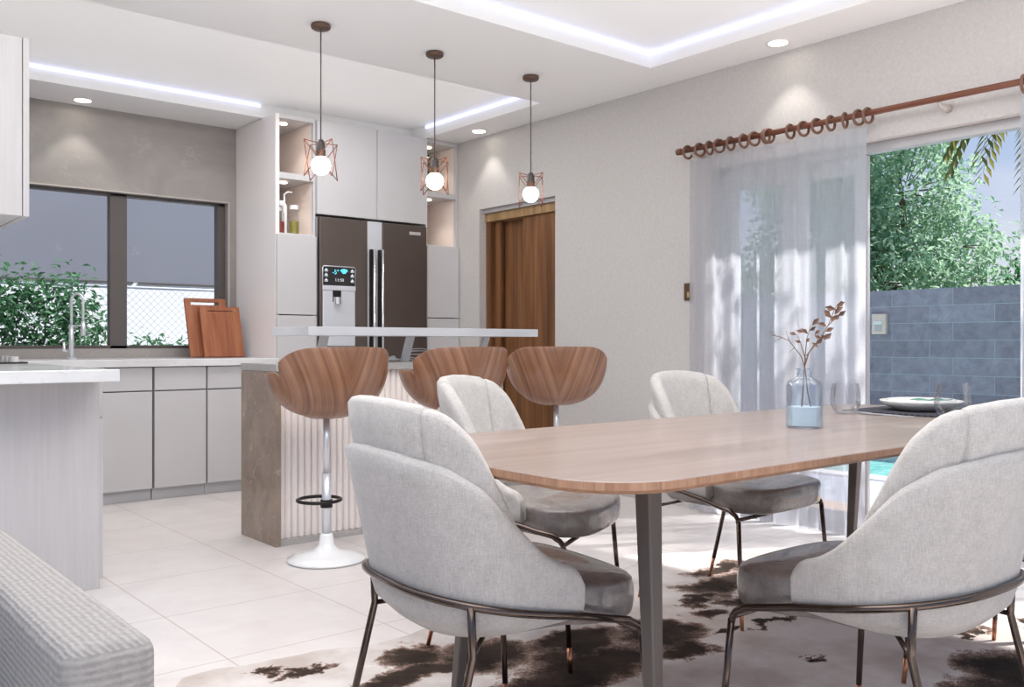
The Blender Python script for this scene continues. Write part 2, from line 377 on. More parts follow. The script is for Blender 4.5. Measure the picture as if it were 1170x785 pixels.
# ------------------------------------------------------------------ mesh builder
class MB:
    def __init__(s): s.b = bmesh.new()
    def box(s, x0, x1, y0, y1, z0, z1, mi=0):
        vs = [s.b.verts.new((x, y, z)) for x in (x0, x1) for y in (y0, y1) for z in (z0, z1)]
        for q in ((0, 1, 3, 2), (4, 6, 7, 5), (0, 4, 5, 1), (2, 3, 7, 6), (0, 2, 6, 4), (1, 5, 7, 3)):
            f = s.b.faces.new([vs[i] for i in q]); f.material_index = mi
        return s
    def hexa(s, p):   # 8 points: bottom 4 ccw, top 4 ccw
        v = [s.b.verts.new(q) for q in p]
        for q in ((3, 2, 1, 0), (4, 5, 6, 7), (0, 1, 5, 4), (1, 2, 6, 5), (2, 3, 7, 6), (3, 0, 4, 7)): s.b.faces.new([v[i] for i in q])
        return s
    def prism(s, outline, z0, z1, chamfer=0.0, z_in=0.0):
        """outline (x, y) ccw extruded in z; optional under-chamfer"""
        lo = [s.b.verts.new((x, y, z0)) for x, y in outline]; hi = [s.b.verts.new((x, y, z1)) for x, y in outline]
        n = len(outline)
        for i in range(n): s.b.faces.new((lo[i], lo[(i+1) % n], hi[(i+1) % n], hi[i]))
        s.b.faces.new(hi); s.b.faces.new(lo[::-1]); return s
    def loft(s, rings, cap=True, closed=True):
        vr = [[s.b.verts.new(p) for p in r] for r in rings]
        n = len(rings[0])
        for a, b in zip(vr[:-1], vr[1:]):
            for i in range(n if closed else n-1): s.b.faces.new((a[i], a[(i+1) % n], b[(i+1) % n], b[i]))
        if cap and closed: s.b.faces.new(vr[0][::-1]); s.b.faces.new(vr[-1])
        return s
    def lathe(s, prof, c=(0, 0, 0), seg=32, caps=True):
        rings = [[(c[0]+max(r, 1e-4)*math.cos(2*PI*i/seg), c[1]+max(r, 1e-4)*math.sin(2*PI*i/seg), c[2]+z) for i in range(seg)] for r, z in prof]
        return s.loft(rings, caps)
    def tube(s, pts, r, seg=10, closed=False, cap=True):
        pts = [Vector(p) for p in pts]; n = len(pts)
        rr = r if isinstance(r, (list, tuple)) else [r]*n
        rings = []; up = None
        for i, p in enumerate(pts):
            if closed: t = (pts[(i+1) % n]-pts[i-1])
            else: t = pts[min(i+1, n-1)]-pts[max(i-1, 0)]
            t.normalize()
            if up is None:
                up = Vector((0, 0, 1)) if abs(t.z) < .9 else Vector((1, 0, 0))
            sd = t.cross(up); 
            if sd.length < 1e-5: sd = t.cross(Vector((0, 1, 0)))
            sd.normalize(); up = sd.cross(t).normalized()
            rings.append([p+(sd*math.cos(2*PI*k/seg)+up*math.sin(2*PI*k/seg))*rr[i] for k in range(seg)])
        if closed:
            vr = [[s.b.verts.new(p) for p in q] for q in rings]
            for i in range(n):
                a, b = vr[i], vr[(i+1) % n]
                for k in range(seg): s.b.faces.new((a[k], a[(k+1) % seg], b[(k+1) % seg], b[k]))
        else: s.loft(rings, cap)
        return s
    def sphere(s, c, r, sx=1, sy=1, sz=1, u=24, v=14):
        return s.lathe([(r*math.sin(PI*j/v), -r*math.cos(PI*j/v)*sz) for j in range(v+1)], c, u)
    def leaf(s, p, d, n, L, W, bend=.2):
        d = d.normalized(); sd = d.cross(n)
        if sd.length < 1e-4: sd = d.orthogonal()
        sd.normalize(); nn = sd.cross(d)
        a = s.b.verts.new(p); b = s.b.verts.new(p+d*L*.5+sd*W*.5+nn*L*bend*.3); c = s.b.verts.new(p+d*L-nn*L*bend*.2); e = s.b.verts.new(p+d*L*.5-sd*W*.5+nn*L*bend*.3)
        s.b.faces.new((a, b, c)); s.b.faces.new((a, c, e)); return s
    def build(s, name, mat, parent=None, smooth=False, bevel=0, sub=0, solid=0, loc=None, rot=None, bseg=2, auto=None):
        bmesh.ops.recalc_face_normals(s.b, faces=s.b.faces[:])
        me = bpy.data.meshes.new(name); s.b.to_mesh(me); s.b.free()
        for m in (mat if isinstance(mat, (list, tuple)) else [mat]): me.materials.append(M[m] if isinstance(m, str) else m)
        if smooth:
            for p in me.polygons: p.use_smooth = True
            if auto: me.set_sharp_from_angle(angle=R(auto))
        o = bpy.data.objects.new(name, me); C.objects.link(o)
        if parent: o.parent = parent
        if loc: o.location = loc
        if rot: o.rotation_euler = rot
        if solid:
            q = o.modifiers.new('thick', 'SOLIDIFY'); q.thickness = solid; q.offset = 0
        if bevel:
            q = o.modifiers.new('bevel', 'BEVEL'); q.width = bevel; q.segments = bseg; q.limit_method = 'ANGLE'; q.angle_limit = R(40)
        if sub:
            q = o.modifiers.new('sub', 'SUBSURF'); q.levels = sub; q.render_levels = sub
        return o

def thing(name, label, cat, loc=(0, 0, 0), rz=0, group=None):
    o = bpy.data.objects.new(name, None); C.objects.link(o); o.location = loc; o.rotation_euler = (0, 0, rz)
    o.empty_display_size = .1
    return tag(o, label, cat, group)
def tag(o, label, cat, group=None):
    o['label'] = label; o['category'] = cat
    if group: o['group'] = group
    return o
def struct(o): o['kind'] = 'structure'; return o
def bx(name, mat, x0, x1, y0, y1, z0, z1, parent=None, bevel=0, **k): return MB().box(x0, x1, y0, y1, z0, z1).build(name, mat, parent, bevel=bevel, **k)
def copy_tree(o, parent=None):
    c = o.copy(); C.objects.link(c)
    if parent: c.parent = parent
    for ch in list(o.children): copy_tree(ch, c)
    return c

# ------------------------------------------------------------------ room shell
CZ = 2.615
struct(bx('floor', 'floor', -.9, 4.52, -.45, 6.65, -.12, 0))
# ceiling with two raised trays
m = MB()
HX = (-.5, 4.06, .2, 3.61); KX = (.5, 4.085, 4.606, 6.18); ZT = 2.712
def slab(x0, x1, y0, y1): m.box(x0, x1, y0, y1, CZ, CZ+.22)
slab(-.9, HX[0], -.45, 6.8); slab(HX[0], 4.6, -.45, HX[2]); slab(HX[1], 4.6, HX[2], HX[3]); slab(HX[0], 4.6, HX[3], KX[2])
slab(HX[0], KX[0], KX[2], 6.8); slab(KX[1], 4.6, KX[2], 6.8); slab(KX[0], KX[1], KX[3], 6.8)
m.box(HX[0], HX[1], HX[2], HX[3], ZT, CZ+.22); m.box(KX[0], KX[1], KX[2], KX[3], ZT, CZ+.22)
struct(m.build('ceiling', 'ceiling'))
for nm, a in (('trim_1', (HX[0], HX[1]-.004, HX[3]-.014, HX[3]-.002)), ('trim_2', (HX[1]-.014, HX[1]-.002, HX[2], HX[3]-.016)),
              ('trim_3', (KX[0]+.02, 2.80, KX[3]-.014, KX[3]-.002)), ('trim_4', (KX[1]-.014, KX[1]-.002, KX[2]+.06, 5.96))):
    struct(bx(nm, 'led', a[0], a[1], a[2], a[3], ZT-.026, ZT-.006))
# right wall: x = 4.4; wooden sliding door recess y 4.81..5.69, glass opening y .2..3.43
m = MB(); W = (4.4, 4.6)
m.box(*W, 5.69, 6.85, 0, CZ); m.box(*W, 4.81, 5.69, 2.05, CZ); m.box(*W, 3.43, 4.81, 0, CZ); m.box(*W, .2, 3.43, 2.04, CZ); m.box(*W, -4, .2, 0, CZ)
struct(m.build('wall_right', 'wall'))
# kitchen window wall y = 6.65, window x .9..2.755, z .975..2.05
m = MB(); W = (6.65, 6.83); WX0, WX1, WZ0, WZ1 = .80, 2.757, .965, 2.05
m.box(-.2, WX0, *W, 0, CZ); m.box(WX1, 4.4, *W, 0, CZ); m.box(WX0, WX1, *W, 0, WZ0); m.box(WX0, WX1, *W, WZ1, CZ)
struct(m.build('wall_back', 'taupe_stone'))
struct(bx('wall_left', 'wall', .30, .45, 4.0, 6.65, 0, CZ))
# window_1
wf = MB(); fy = (6.70, 6.77)
wf.box(WX0, WX1, *fy, WZ0, WZ0+.022); wf.box(WX0, WX1, *fy, WZ1-.018, WZ1); wf.box(WX0, WX0+.06, *fy, WZ0, WZ1)
wf.box(2.70, WX1, *fy, WZ0, WZ1); wf.box(1.93, 2.045, *fy, WZ0, WZ1)
w1 = struct(wf.build('window_1', 'frame_dark', bevel=.003))
bx('window_pane', 'pane', WX0+.04, 1.95, 6.730, 6.736, WZ0+.01, WZ1-.01, w1)
bx('window_pane', 'pane', 2.03, 2.73, 6.730, 6.736, WZ0+.01, WZ1-.01, w1)
struct(MB().box(WX0-.0, WX1+.012, 6.640, 6.6495, WZ1, WZ1+.010).box(WX1, WX1+.012, 6.640, 6.6495, WZ0-.05, WZ1).build('trim_5', 'finial'))
# window_2: sliding glass doors in the right wall
wf = MB(); fx = (4.47, 4.53)
wf.box(*fx, .2, 3.43, 1.99, 2.04); wf.box(*fx, 3.37, 3.43, 0, 2.04); wf.box(*fx, .2, .26, 0, 2.04); wf.box(*fx, .26, 3.37, 0, .02)
w2 = struct(wf.build('window_2', 'frame_light', bevel=.003))
for a, b, xo in ((2.84, 3.37, 4.475), (2.50, 3.02, 4.505)):
    p = MB(); X2 = (xo, xo+.024)
    p.box(*X2, a, a+.075, .02, 1.99); p.box(*X2, b-.075, b, .02, 1.99); p.box(*X2, a+.075, b-.075, 1.90, 1.99); p.box(*X2, a+.075, b-.075, .02, .10)
    q = p.build('sliding_door_frame', 'frame_light', w2, bevel=.002)
    bx('door_pane', 'pane', xo+.009, xo+.015, a+.07, b-.07, .09, 1.91, q)
# door_1: timber sliding panels in the recess
dr = struct(bx('door_1', 'door_header', 4.455, 4.595, 4.812, 5.688, 1.955, 2.018))
struct(bx('trim_6', 'frame_light', 4.43, 4.598, 4.812, 5.688, 2.019, 2.049))
bx('door_jamb', 'door_wood', 4.465, 4.555, 5.63, 5.686, .004, 1.954, dr)
bx('door_panel', 'door_wood', 4.545, 4.585, 5.18, 5.60, .004, 1.954, dr, bevel=.002)
bx('door_panel', 'door_wood', 4.480, 4.520, 4.815, 5.255, .004, 1.954, dr, bevel=.002)
bx('door_panel', 'door_wood', 4.500, 4.530, 5.545, 5.62, .004, 1.954, dr, bevel=.002)
bx('door_latch', 'steel', 4.530, 4.545, 5.26, 5.30, 1.942, 1.952, dr)
struct(bx('wall_hall', 'door_wood', 4.600, 4.64, 4.7, 5.8, 0, 2.1))

# downlights
def downlight(x, y, label, power=4, grp='recessed ceiling downlights', angle=80, vis=True):
    t = thing('downlight', label, 'ceiling light', (x, y, CZ), 0, grp)
    MB().lathe([(.050, -.002), (.064, -.006), (.066, -.001), (.066, 0.0), (.050, 0.0)], seg=32, caps=False).build('trim_ring', 'trim_white', t, smooth=True)
    MB().lathe([(0, -.0035), (.050, -.0035), (.050, -.0005), (0, -.0005)], seg=32, caps=False).build('diffuser', 'downlight', t)
    l = bpy.data.lights.new('downlight_lamp', 'SPOT'); l.energy = power; l.spot_size = R(angle); l.spot_blend = .35
    l.shadow_soft_size = .035; l.color = (1.0, .95, .88)
    o = bpy.data.objects.new('downlight_lamp', l); C.objects.link(o); o.parent = t; o.location = (0, 0, -.02)
    return t
downlight(1.70, 6.50, 'round lit downlight above the kitchen window, near the grey stone wall')
downlight(4.265, 5.52, 'round lit downlight in front of the tall cabinets, above the wooden sliding door')
downlight(4.247, 2.87, 'round lit downlight above the curtain rod near the sheer curtain')

# ------------------------------------------------------------------ kitchen: left counter run
t = thing('base_cabinet', 'white wood-grain peninsula cabinet under the counter with the hob', 'cabinet', (0, 0, 0))
bx('end_panel', 'laminate', .452, 1.098, 3.955, 3.975, 0.0, .850, t, bevel=.001)
bx('carcass', 'cabinet', .452, 1.085, 3.976, 5.93, .07, .850, t)
bx('plinth', 'plinth', .46, 1.05, 3.98, 5.93, 0, .07, t)
for k in range(3):
    y0 = 3.99+k*.645
    d = bx('door', 'cabinet', 1.102, 1.122, y0, y0+.64, .03, .690, t, bevel=.002)
    d = bx('drawer', 'cabinet', 1.102, 1.122, y0, y0+.64, .698, .845, t, bevel=.002)
tag(bx('countertop', 'counter', .452, 1.10, 3.69, 6.648, .853, .900, bevel=.003), 'pale marble worktop on the left peninsula carrying the hob', 'worktop')
tag(bx('countertop', 'counter', 1.1005, 2.818, 5.915, 6.648, .853, .900, bevel=.003), 'pale marble worktop running under the kitchen window', 'worktop')
# hob
t = thing('gas_hob', 'gas hob set in the peninsula worktop, partly cut by the left photo edge', 'hob', (.79, 5.36, .901))
bx('hob_plate', 'black_glass', -.24, .272, -.33, .33, 0, .008, t, bevel=.002)
for bxx, byy in ((-.10, -.17), (-.10, .17), (.06, 0)):
    gr = MB()
    for a in range(4):
        c, s_ = math.cos(a*PI/2+.78), math.sin(a*PI/2+.78)
        gr.tube([(bxx+.025*c, byy+.025*s_, .040), (bxx+.095*c, byy+.095*s_, .040), (bxx+.105*c, byy+.105*s_, .008)], .005, 6)
    gr.build('pan_support', 'black_metal', t, smooth=True)
    MB().lathe([(0, .008), (.045, .008), (.045, .022), (.034, .030), (0, .030)], (bxx, byy, 0), 24).build('burner', 'steel', t, smooth=True, auto=40)
for k in range(4):
    MB().lathe([(0, .008), (.024, .008), (.022, .034), (0, .034)], (.225, -.24+k*.10, 0), 20).build('knob', 'white_metal', t, smooth=True, auto=40)
# wall cabinet
t = thing('wall_cabinet', 'white wall cabinet at the top left, hung above the hob', 'cabinet', (0, 0, 0))
bx('carcass', 'laminate', .452, .815, 3.96, 5.95, 1.497, 2.19, t, bevel=.001)
for k in range(3): bx('door', 'laminate', .818, .840, 3.957+k*.665, 3.957+k*.665+.660, 1.495, 2.192, t, bevel=.002)

# back run base cabinets
def base_unit(x0, x1, label):
    t = thing('base_cabinet', label, 'cabinet', ((x0+x1)/2, 5.95, 0), 0, 'base cabinets under the window worktop')
    w = (x1-x0)/2
    bx('carcass', 'cabinet', -w+.001, w-.001, .022, .69, .07, .850, t)
    bx('shadow_gap', 'shadowgap', -w+.001, w-.001, .012, .021, .075, .849, t)
    bx('plinth', 'plinth', -w, w, .035, .06, 0, .069, t)
    bx('drawer', 'cabinet', -w+.004, w-.004, -.008, .011, .702, .849, t, bevel=.002)
    bx('door', 'cabinet', -w+.004, w-.004, -.008, .011, .078, .694, t, bevel=.002)
base_unit(1.125, 1.66, 'white base cabinet under the window worktop, half hidden by the peninsula')
base_unit(1.66, 1.972, 'white base cabinet beside the peninsula, below the faucet')
base_unit(1.979, 2.32, 'white base cabinet in the middle of the run under the window worktop')
base_unit(2.323, 2.817, 'white base cabinet beside the stone island end, under the cutting boards')
# faucet
t = thing('faucet', 'tall chrome spring faucet on the window worktop', 'faucet', (1.60, 6.38, .900))
MB().lathe([(0, 0), (.030, 0), (.030, .006), (.022, .012), (0, .012)], seg=20).build('base', 'satin', t, smooth=True, auto=40)
MB().tube([(0, 0, .01), (0, 0, .22)], .015, 14).build('body', 'satin', t, smooth=True)
pts = [(0, 0, .22), (0, 0, .38)]+[(.028-.028*math.cos(a), -.028+.028*math.cos(a), .38+.042*math.sin(a)) for a in [PI*k/10 for k in range(1, 11)]]+[(.056, -.056, .32), (.056, -.056, .24)]
MB().tube(pts, .0085, 10).build('spout', 'satin', t, smooth=True)
MB().tube([(.056, -.056, .245), (.056, -.056, .19), (.056, -.056, .150)], [.012, .017, .014], 12).build('spray_head', 'satin', t, smooth=True)
MB().tube([(0, 0, .215), (.03, -.03, .215), (.056, -.056, .215)], .006, 8).build('holder', 'chrome', t, smooth=True)
MB().tube([(-.02, 0, .05), (-.045, 0, .055), (-.045, 0, .11)], .009, 8).build('handle', 'chrome', t, smooth=True)

# cutting boards
def cutting_board(name, x0, x1, z1, yb, lean, label, slot, knob=False):
    t = thing(name, label, 'cutting board', ((x0+x1)/2, yb, .9070)); t.rotation_euler = (lean, 0, R(2))
    w = (x1-x0)/2; h = z1-.9
    mb = MB(); sz0, sz1, sx0, sx1 = slot
    mb.box(-w, w, 0, .018, 0, sz0); mb.box(-w, w, 0, .018, sz1, h); mb.box(-w, sx0, 0, .018, sz0, sz1); mb.box(sx1, w, 0, .018, sz0, sz1)
    mb.build('plank', 'board', t)
    if knob:
        MB().sphere((w-.035, -.003, h-.03), .007, u=12, v=8).build('hanging_hole', 'steel', t, smooth=True)
cutting_board('cutting_board', 2.385, 2.69, 1.335, 6.40, -R(16), 'larger wooden cutting board with a long slot, leaning at the back by the window', (.385, .41, -.11, .10))
cutting_board('cutting_board', 2.465, 2.762, 1.27, 6.345, -R(15.5), 'smaller wooden cutting board leaning in front of the larger slotted one', (.335, .342, -.09, .09), True)

# ------------------------------------------------------------------ tall units and refrigerator
YF = 5.97
def niche_unit(x0, x1, label, sides):
    t = thing('tall_cabinet', label, 'cabinet', (0, 0, 0))
    c = MB(); L = (x0, x0+sides[0]); Rr = (x1-sides[1], x1)
    bx('side_panel', 'side_lit_white', L[0], L[1], YF, 6.645, 0, 2.612, t, bevel=.0015); c.box(*Rr, YF, 6.645, 0, 2.612)
    for z0, z1 in ((1.75, 1.778), (2.16, 2.203), (2.582, 2.612)): c.box(L[1], Rr[0], YF, 6.62, z0, z1)
    c.box(L[1], Rr[0], YF+.025, 6.645, 0.0, .07)
    c.build('carcass', 'cabinet', t, bevel=.0015)
    bx('back_panel', 'shelf_back', L[1], Rr[0], 6.6205, 6.635, 1.75, 2.60, t)
    bx('side_lining', 'shelf_back', Rr[0]-.004, Rr[0]-.0005, YF+.03, 6.62, 1.779, 2.159, t)
    bx('side_lining', 'shelf_back', Rr[0]-.004, Rr[0]-.0005, YF+.03, 6.62, 2.204, 2.581, t)
    bx('door', 'cabinet', x0+.003, x1-.003, YF-.021, YF-.001, 1.205, 1.766, t, bevel=.002)
    bx('door', 'cabinet', x0+.003, x1-.003, YF-.021, YF-.001, .075, 1.198, t, bevel=.002)
    for z in (2.158, 2.580):
        MB().lathe([(0, 0), (.028, 0), (.028, -.004), (0, -.004)], ((L[1]+Rr[0])/2-.03, YF+.15, z), 20).build('shelf_light', 'led_warm', t)
        l = bpy.data.lights.new('shelf_lamp', 'SPOT'); l.energy = 1.6; l.spot_size = R(95); l.spot_blend = .5; l.shadow_soft_size = .02; l.color = (1, .9, .8)
        o = bpy.data.objects.new('shelf_lamp', l); C.objects.link(o); o.parent = t; o.location = ((L[1]+Rr[0])/2-.03, YF+.15, z-.01)
    return t
niche_unit(2.820, 3.128, 'tall white cabinet with open lit shelves holding bottles, left of the refrigerator', (.030, .018))
niche_unit(4.082, 4.397, 'tall white cabinet with open lit shelves, between the refrigerator and the wall', (.018, .020))
t = thing('over_fridge_cabinet', 'white two-door cabinet above the refrigerator', 'cabinet', (0, 0, 0))
bx('carcass', 'cabinet', 3.130, 4.080, YF+.002, 6.60, 1.935, 2.612, t)
bx('door', 'cabinet', 3.132, 3.628, YF-.021, YF-.001, 1.932, 2.606, t, bevel=.002)
bx('door', 'cabinet', 3.633, 4.079, YF-.021, YF-.001, 1.932, 2.606, t, bevel=.002)
# refrigerator
t = thing('refrigerator', 'dark two-door refrigerator with an ice and water dispenser', 'refrigerator', (3.605, YF, 0))
def fx(x): return x-3.605
bx('body', 'fridge_body', fx(3.140), fx(4.070), .005, .66, .02, 1.915, t, bevel=.004)
bx('base_grille', 'black_metal', fx(3.16), fx(4.05), .05, .5, 0, .019, t)
dl = bx('left_door', 'fridge', fx(3.142), fx(3.535), -.040, .004, .03, 1.912, t, bevel=.005)
drr = bx('right_door', 'fridge', fx(3.662), fx(4.068), -.040, .004, .03, 1.912, t, bevel=.005)
bx('centre_strip', 'dispenser', fx(3.5355), fx(3.6615), -.034, .004, .03, 1.912, t)
for x, bk in ((3.567, 3.549), (3.640, 3.622)):
    h = MB().tube([(fx(x), -.085, .45), (fx(x), -.085, 1.70)], .010, 10).build('handle', 'chrome', t, smooth=True)
    MB().box(fx(bk)-.002, fx(bk)+.008, -.084, -.045, .45, 1.70).build('handle_grip', 'black_metal', h)
    for z in (.55, 1.62): MB().box(fx(x)-.008, fx(x)+.004, -.082, -.034, z-.012, z+.012).build('handle_bracket', 'steel', h)
dsp = bx('dispenser', 'dispenser', fx(3.160), fx(3.425), -.052, -.041, .98, 1.420, t, bevel=.006)
ds2 = bx('display', 'black_glass', fx(3.160), fx(3.425), -.052, -.041, 1.4205, 1.556, t, bevel=.006)
fr2 = MB().tube([(fx(3.160), -.047, 1.42), (fx(3.160), -.047, 1.545), (fx(3.170), -.047, 1.558), (fx(3.415), -.047, 1.558), (fx(3.425), -.047, 1.545), (fx(3.425), -.047, 1.42)], .005, 6).build('display_rim', 'satin', t, smooth=True)
bx('dispenser_lip', 'dispenser', fx(3.158), fx(3.427), -.056, -.041, 1.385, 1.419, t, bevel=.003)
MB().box(fx(3.238), fx(3.306), -.0545, -.0525, 1.300, 1.384).build('nozzle_recess', 'black_metal', dsp)
MB().lathe([(0, 0), (.030, 0), (.030, .05), (0, .05)], (fx(3.272), -.056, 1.285), 20).build('nozzle_lever', 'chrome', dsp, smooth=True, auto=40)
def text(s, size, x, z, y, mat, parent, name):
    cu = bpy.data.curves.new('txt', 'FONT'); cu.body = s; cu.size = size; cu.align_x = 'CENTER'; cu.align_y = 'CENTER'; cu.extrude = .0006
    tmp = bpy.data.objects.new('tmp', cu); C.objects.link(tmp)
    dg = bpy.context.evaluated_depsgraph_get(); me = bpy.data.meshes.new_from_object(tmp.evaluated_get(dg))
    bpy.data.objects.remove(tmp); me.materials.clear(); me.materials.append(M[mat])
    o = bpy.data.objects.new(name, me); C.objects.link(o); o.parent = parent; o.location = (x, y, z); o.rotation_euler = (PI/2, 0, 0)
    return o
text('-5\u00b0', .046, fx(3.262), 1.516, -.0535, 'led_blue', ds2, 'temperature_reading')
text('1:1:50', .030, fx(3.292), 1.460, -.0535, 'led_white', ds2, 'clock_reading')
g = MB()
for k in range(3):
    r0 = .012+.012*k
    for i in range(6):
        a0, a1 = R(45+15*i), R(60+15*i)
        p = [(fx(3.330)+r*math.cos(a), -.0538, 1.498+r*math.sin(a)) for r, a in ((r0, a0), (r0+.009, a0), (r0+.009, a1), (r0, a1))]
        g.b.faces.new([g.b.verts.new(q) for q in p])
g.build('signal_symbol', 'led_blue', ds2, solid=.001)
for x in (3.185, 3.398):
    for z in (1.535, 1.500, 1.462):
        g = MB(); ww, hh = .030, .018
        p = [(fx(x)-ww/2, -.0538, z-hh/2), (fx(x)+ww/2, -.0538, z-hh/2), (fx(x), -.0538, z+hh/2)]
        g.b.faces.new([g.b.verts.new(q) for q in p])
        g.box(fx(x)-.013, fx(x)+.013, -.0541, -.0535, z-.016, z-.013)
        g.build('button_symbol', 'led_white', ds2, solid=.001)
bd = bx('badge', 'badge', fx(3.905), fx(4.008), -.0425, -.0405, 1.838, 1.862, t, bevel=.001)
# things on the open shelves
def bottle(x, y, z, mat, h, r, label, cap='white_metal', fill=.6):
    t = thing('bottle', label, 'bottle', (x, y, z), 0)
    MB().lathe([(0, 0), (r, 0), (r, h*.62), (r*.5, h*.75), (r*.45, h*.86), (0, h*.86)], seg=20).build('flask', 'glass', t, smooth=True, auto=50)
    MB().lathe([(0, .003), (r*.88, .003), (r*.88, h*fill*.6), (0, h*fill*.6)], seg=20).build('contents', mat, t, smooth=True, auto=50)
    MB().lathe([(0, h*.862), (r*.85, h*.862), (r*.85, h), (0, h)], seg=20).build('cap', cap, t, smooth=True, auto=50)
bottle(2.885, 6.03, 1.7785, 'sauce', .23, .030, 'bottle of red sauce on the lower open shelf, leftmost of the bottles')
bottle(2.985, 6.02, 1.7785, 'oil', .205, .036, 'squat bottle of golden oil on the lower open shelf', fill=.75)
bottle(2.93, 6.14, 1.7785, 'white', .20, .026, 'white-topped bottle standing behind the sauce and oil on the open shelf')
t = thing('pump_bottle', 'slim white pump dispenser bottle on the lower open shelf', 'bottle', (2.925, 6.05, 1.7785))
MB().lathe([(0, 0), (.019, 0), (.019, .20), (.008, .22), (.006, .26), (0, .26)], seg=16).build('flask', 'white', t, smooth=True, auto=50)
MB().tube([(0, 0, .255), (0, 0, .285), (.02, -.01, .300), (.05, -.02, .300)], .006, 8).build('pump_spout', 'white', t, smooth=True)
t = thing('potted_plant', 'small green trailing plant on the upper open shelf by the wall', 'plant', (4.16, 6.05, 2.2035))
MB().lathe([(0, 0), (.035, 0), (.045, .09), (.040, .09), (.036, .075), (0, .075)], seg=20).build('pot', 'clay', t, smooth=True, auto=50)
fo = MB(); r7 = random.Random(3)
for k in range(70):
    a = r7.uniform(0, 2*PI); p = Vector((.04*math.cos(a)*r7.random(), .04*math.sin(a)*r7.random(), .08+r7.random()*.20))
    fo.leaf(p, Vector((math.cos(a), math.sin(a), r7.uniform(-.3, .7))), Vector((0, 0, 1)), .035, .022)
fo.tube([(0, 0, .07), (.005, 0, .26)], .003, 5)
fo.build('foliage', 'plant', t)

# ------------------------------------------------------------------ island with raised bar
t = thing('kitchen_island', 'kitchen island with a brown marble end and cream fluted front', 'island', (0, 0, 0))
bx('end_slab', 'island_stone', 1.980, 2.010, 4.192, 4.600, 0, .860, t, bevel=.002)
bx('top_slab', 'island_top', 1.980, 3.440, 4.185, 4.605, .861, .898, t, bevel=.002)
bx('core', 'flute', 2.011, 3.395, 4.240, 4.595, 0, .860, t)
bx('skirting', 'island_top', 2.011, 3.398, 4.198, 4.239, 0, .030, t)
fl = MB(); n = 38; x0, x1 = 2.012, 3.392; step = (x1-x0)/n; prof = []
for i in range(n):
    for k in range(9):
        a = PI*k/9
        prof.append((x0+step*i+step*(.5-.5*math.cos(a))*.94, 4.236-.017*math.sin(a)))
prof += [(x1, 4.236), (x1, 4.2395), (x0, 4.2395)]
fl.prism(prof, .031, .860).build('fluted_front', 'flute', t)
bx('end_slab', 'island_top', 3.396, 3.420, 4.192, 4.600, 0, .860, t, bevel=.002)
t = thing('bar_counter', 'raised white bar counter on slanted posts above the island', 'bar counter', (0, 0, 0))
bx('bar_top', 'glass_bar', 2.125, 3.640, 4.130, 4.535, 1.040, 1.085, t, bevel=.003)
for x in (2.325, 2.865, 3.405):
    MB().hexa([(x-.022, 4.385, .8985), (x+.022, 4.385, .8985), (x+.022, 4.415, .8985), (x-.022, 4.415, .8985),
               (x-.022, 4.325, 1.039), (x+.022, 4.325, 1.039), (x+.022, 4.355, 1.039), (x-.022, 4.355, 1.039)]).build('post', 'white', t, bevel=.003)
# whisk, linen and plate lying on the island
t = thing('whisk', 'white wire whisk lying on the island top behind the bar stools', 'whisk', (3.04, 4.47, .936), R(160))
MB().tube([(-.20, 0, -.008), (-.06, 0, 0)], .010, 10).build('handle', 'white', t, smooth=True)
wr = MB()
for k in range(5):
    a = PI*k/5; c, s_ = math.cos(a), math.sin(a)
    wr.tube([(-.06+.17*math.sin(PI*j/20)**.8*(1) if False else -.06+.085*(1-math.cos(PI*j/10)), .036*math.sin(PI*j/10)**.8*c*1.0, .036*math.sin(PI*j/10)**.8*s_) for j in range(11)], .0022, 6)
    wr.tube([(-.06+.085*(1-math.cos(PI*j/10)), -.036*math.sin(PI*j/10)**.8*c, -.036*math.sin(PI*j/10)**.8*s_) for j in range(11)], .0022, 6)
wr.build('wire_loops', 'white', t, smooth=True)
cl = MB(); nn = 14
gv = [[cl.b.verts.new((2.56+.26*i/nn, 4.36+.16*j/nn, .9015+.045*abs(mnoise.noise(Vector((i*.33, j*.4, 1))))+.004)) for j in range(nn+1)] for i in range(nn+1)]
for i in range(nn):
    for j in range(nn): cl.b.faces.new((gv[i][j], gv[i+1][j], gv[i+1][j+1], gv[i][j+1]))
tag(cl.build('dish_cloth', 'white', smooth=True, solid=.004), 'crumpled white cloth on the island top under the raised bar', 'cloth')

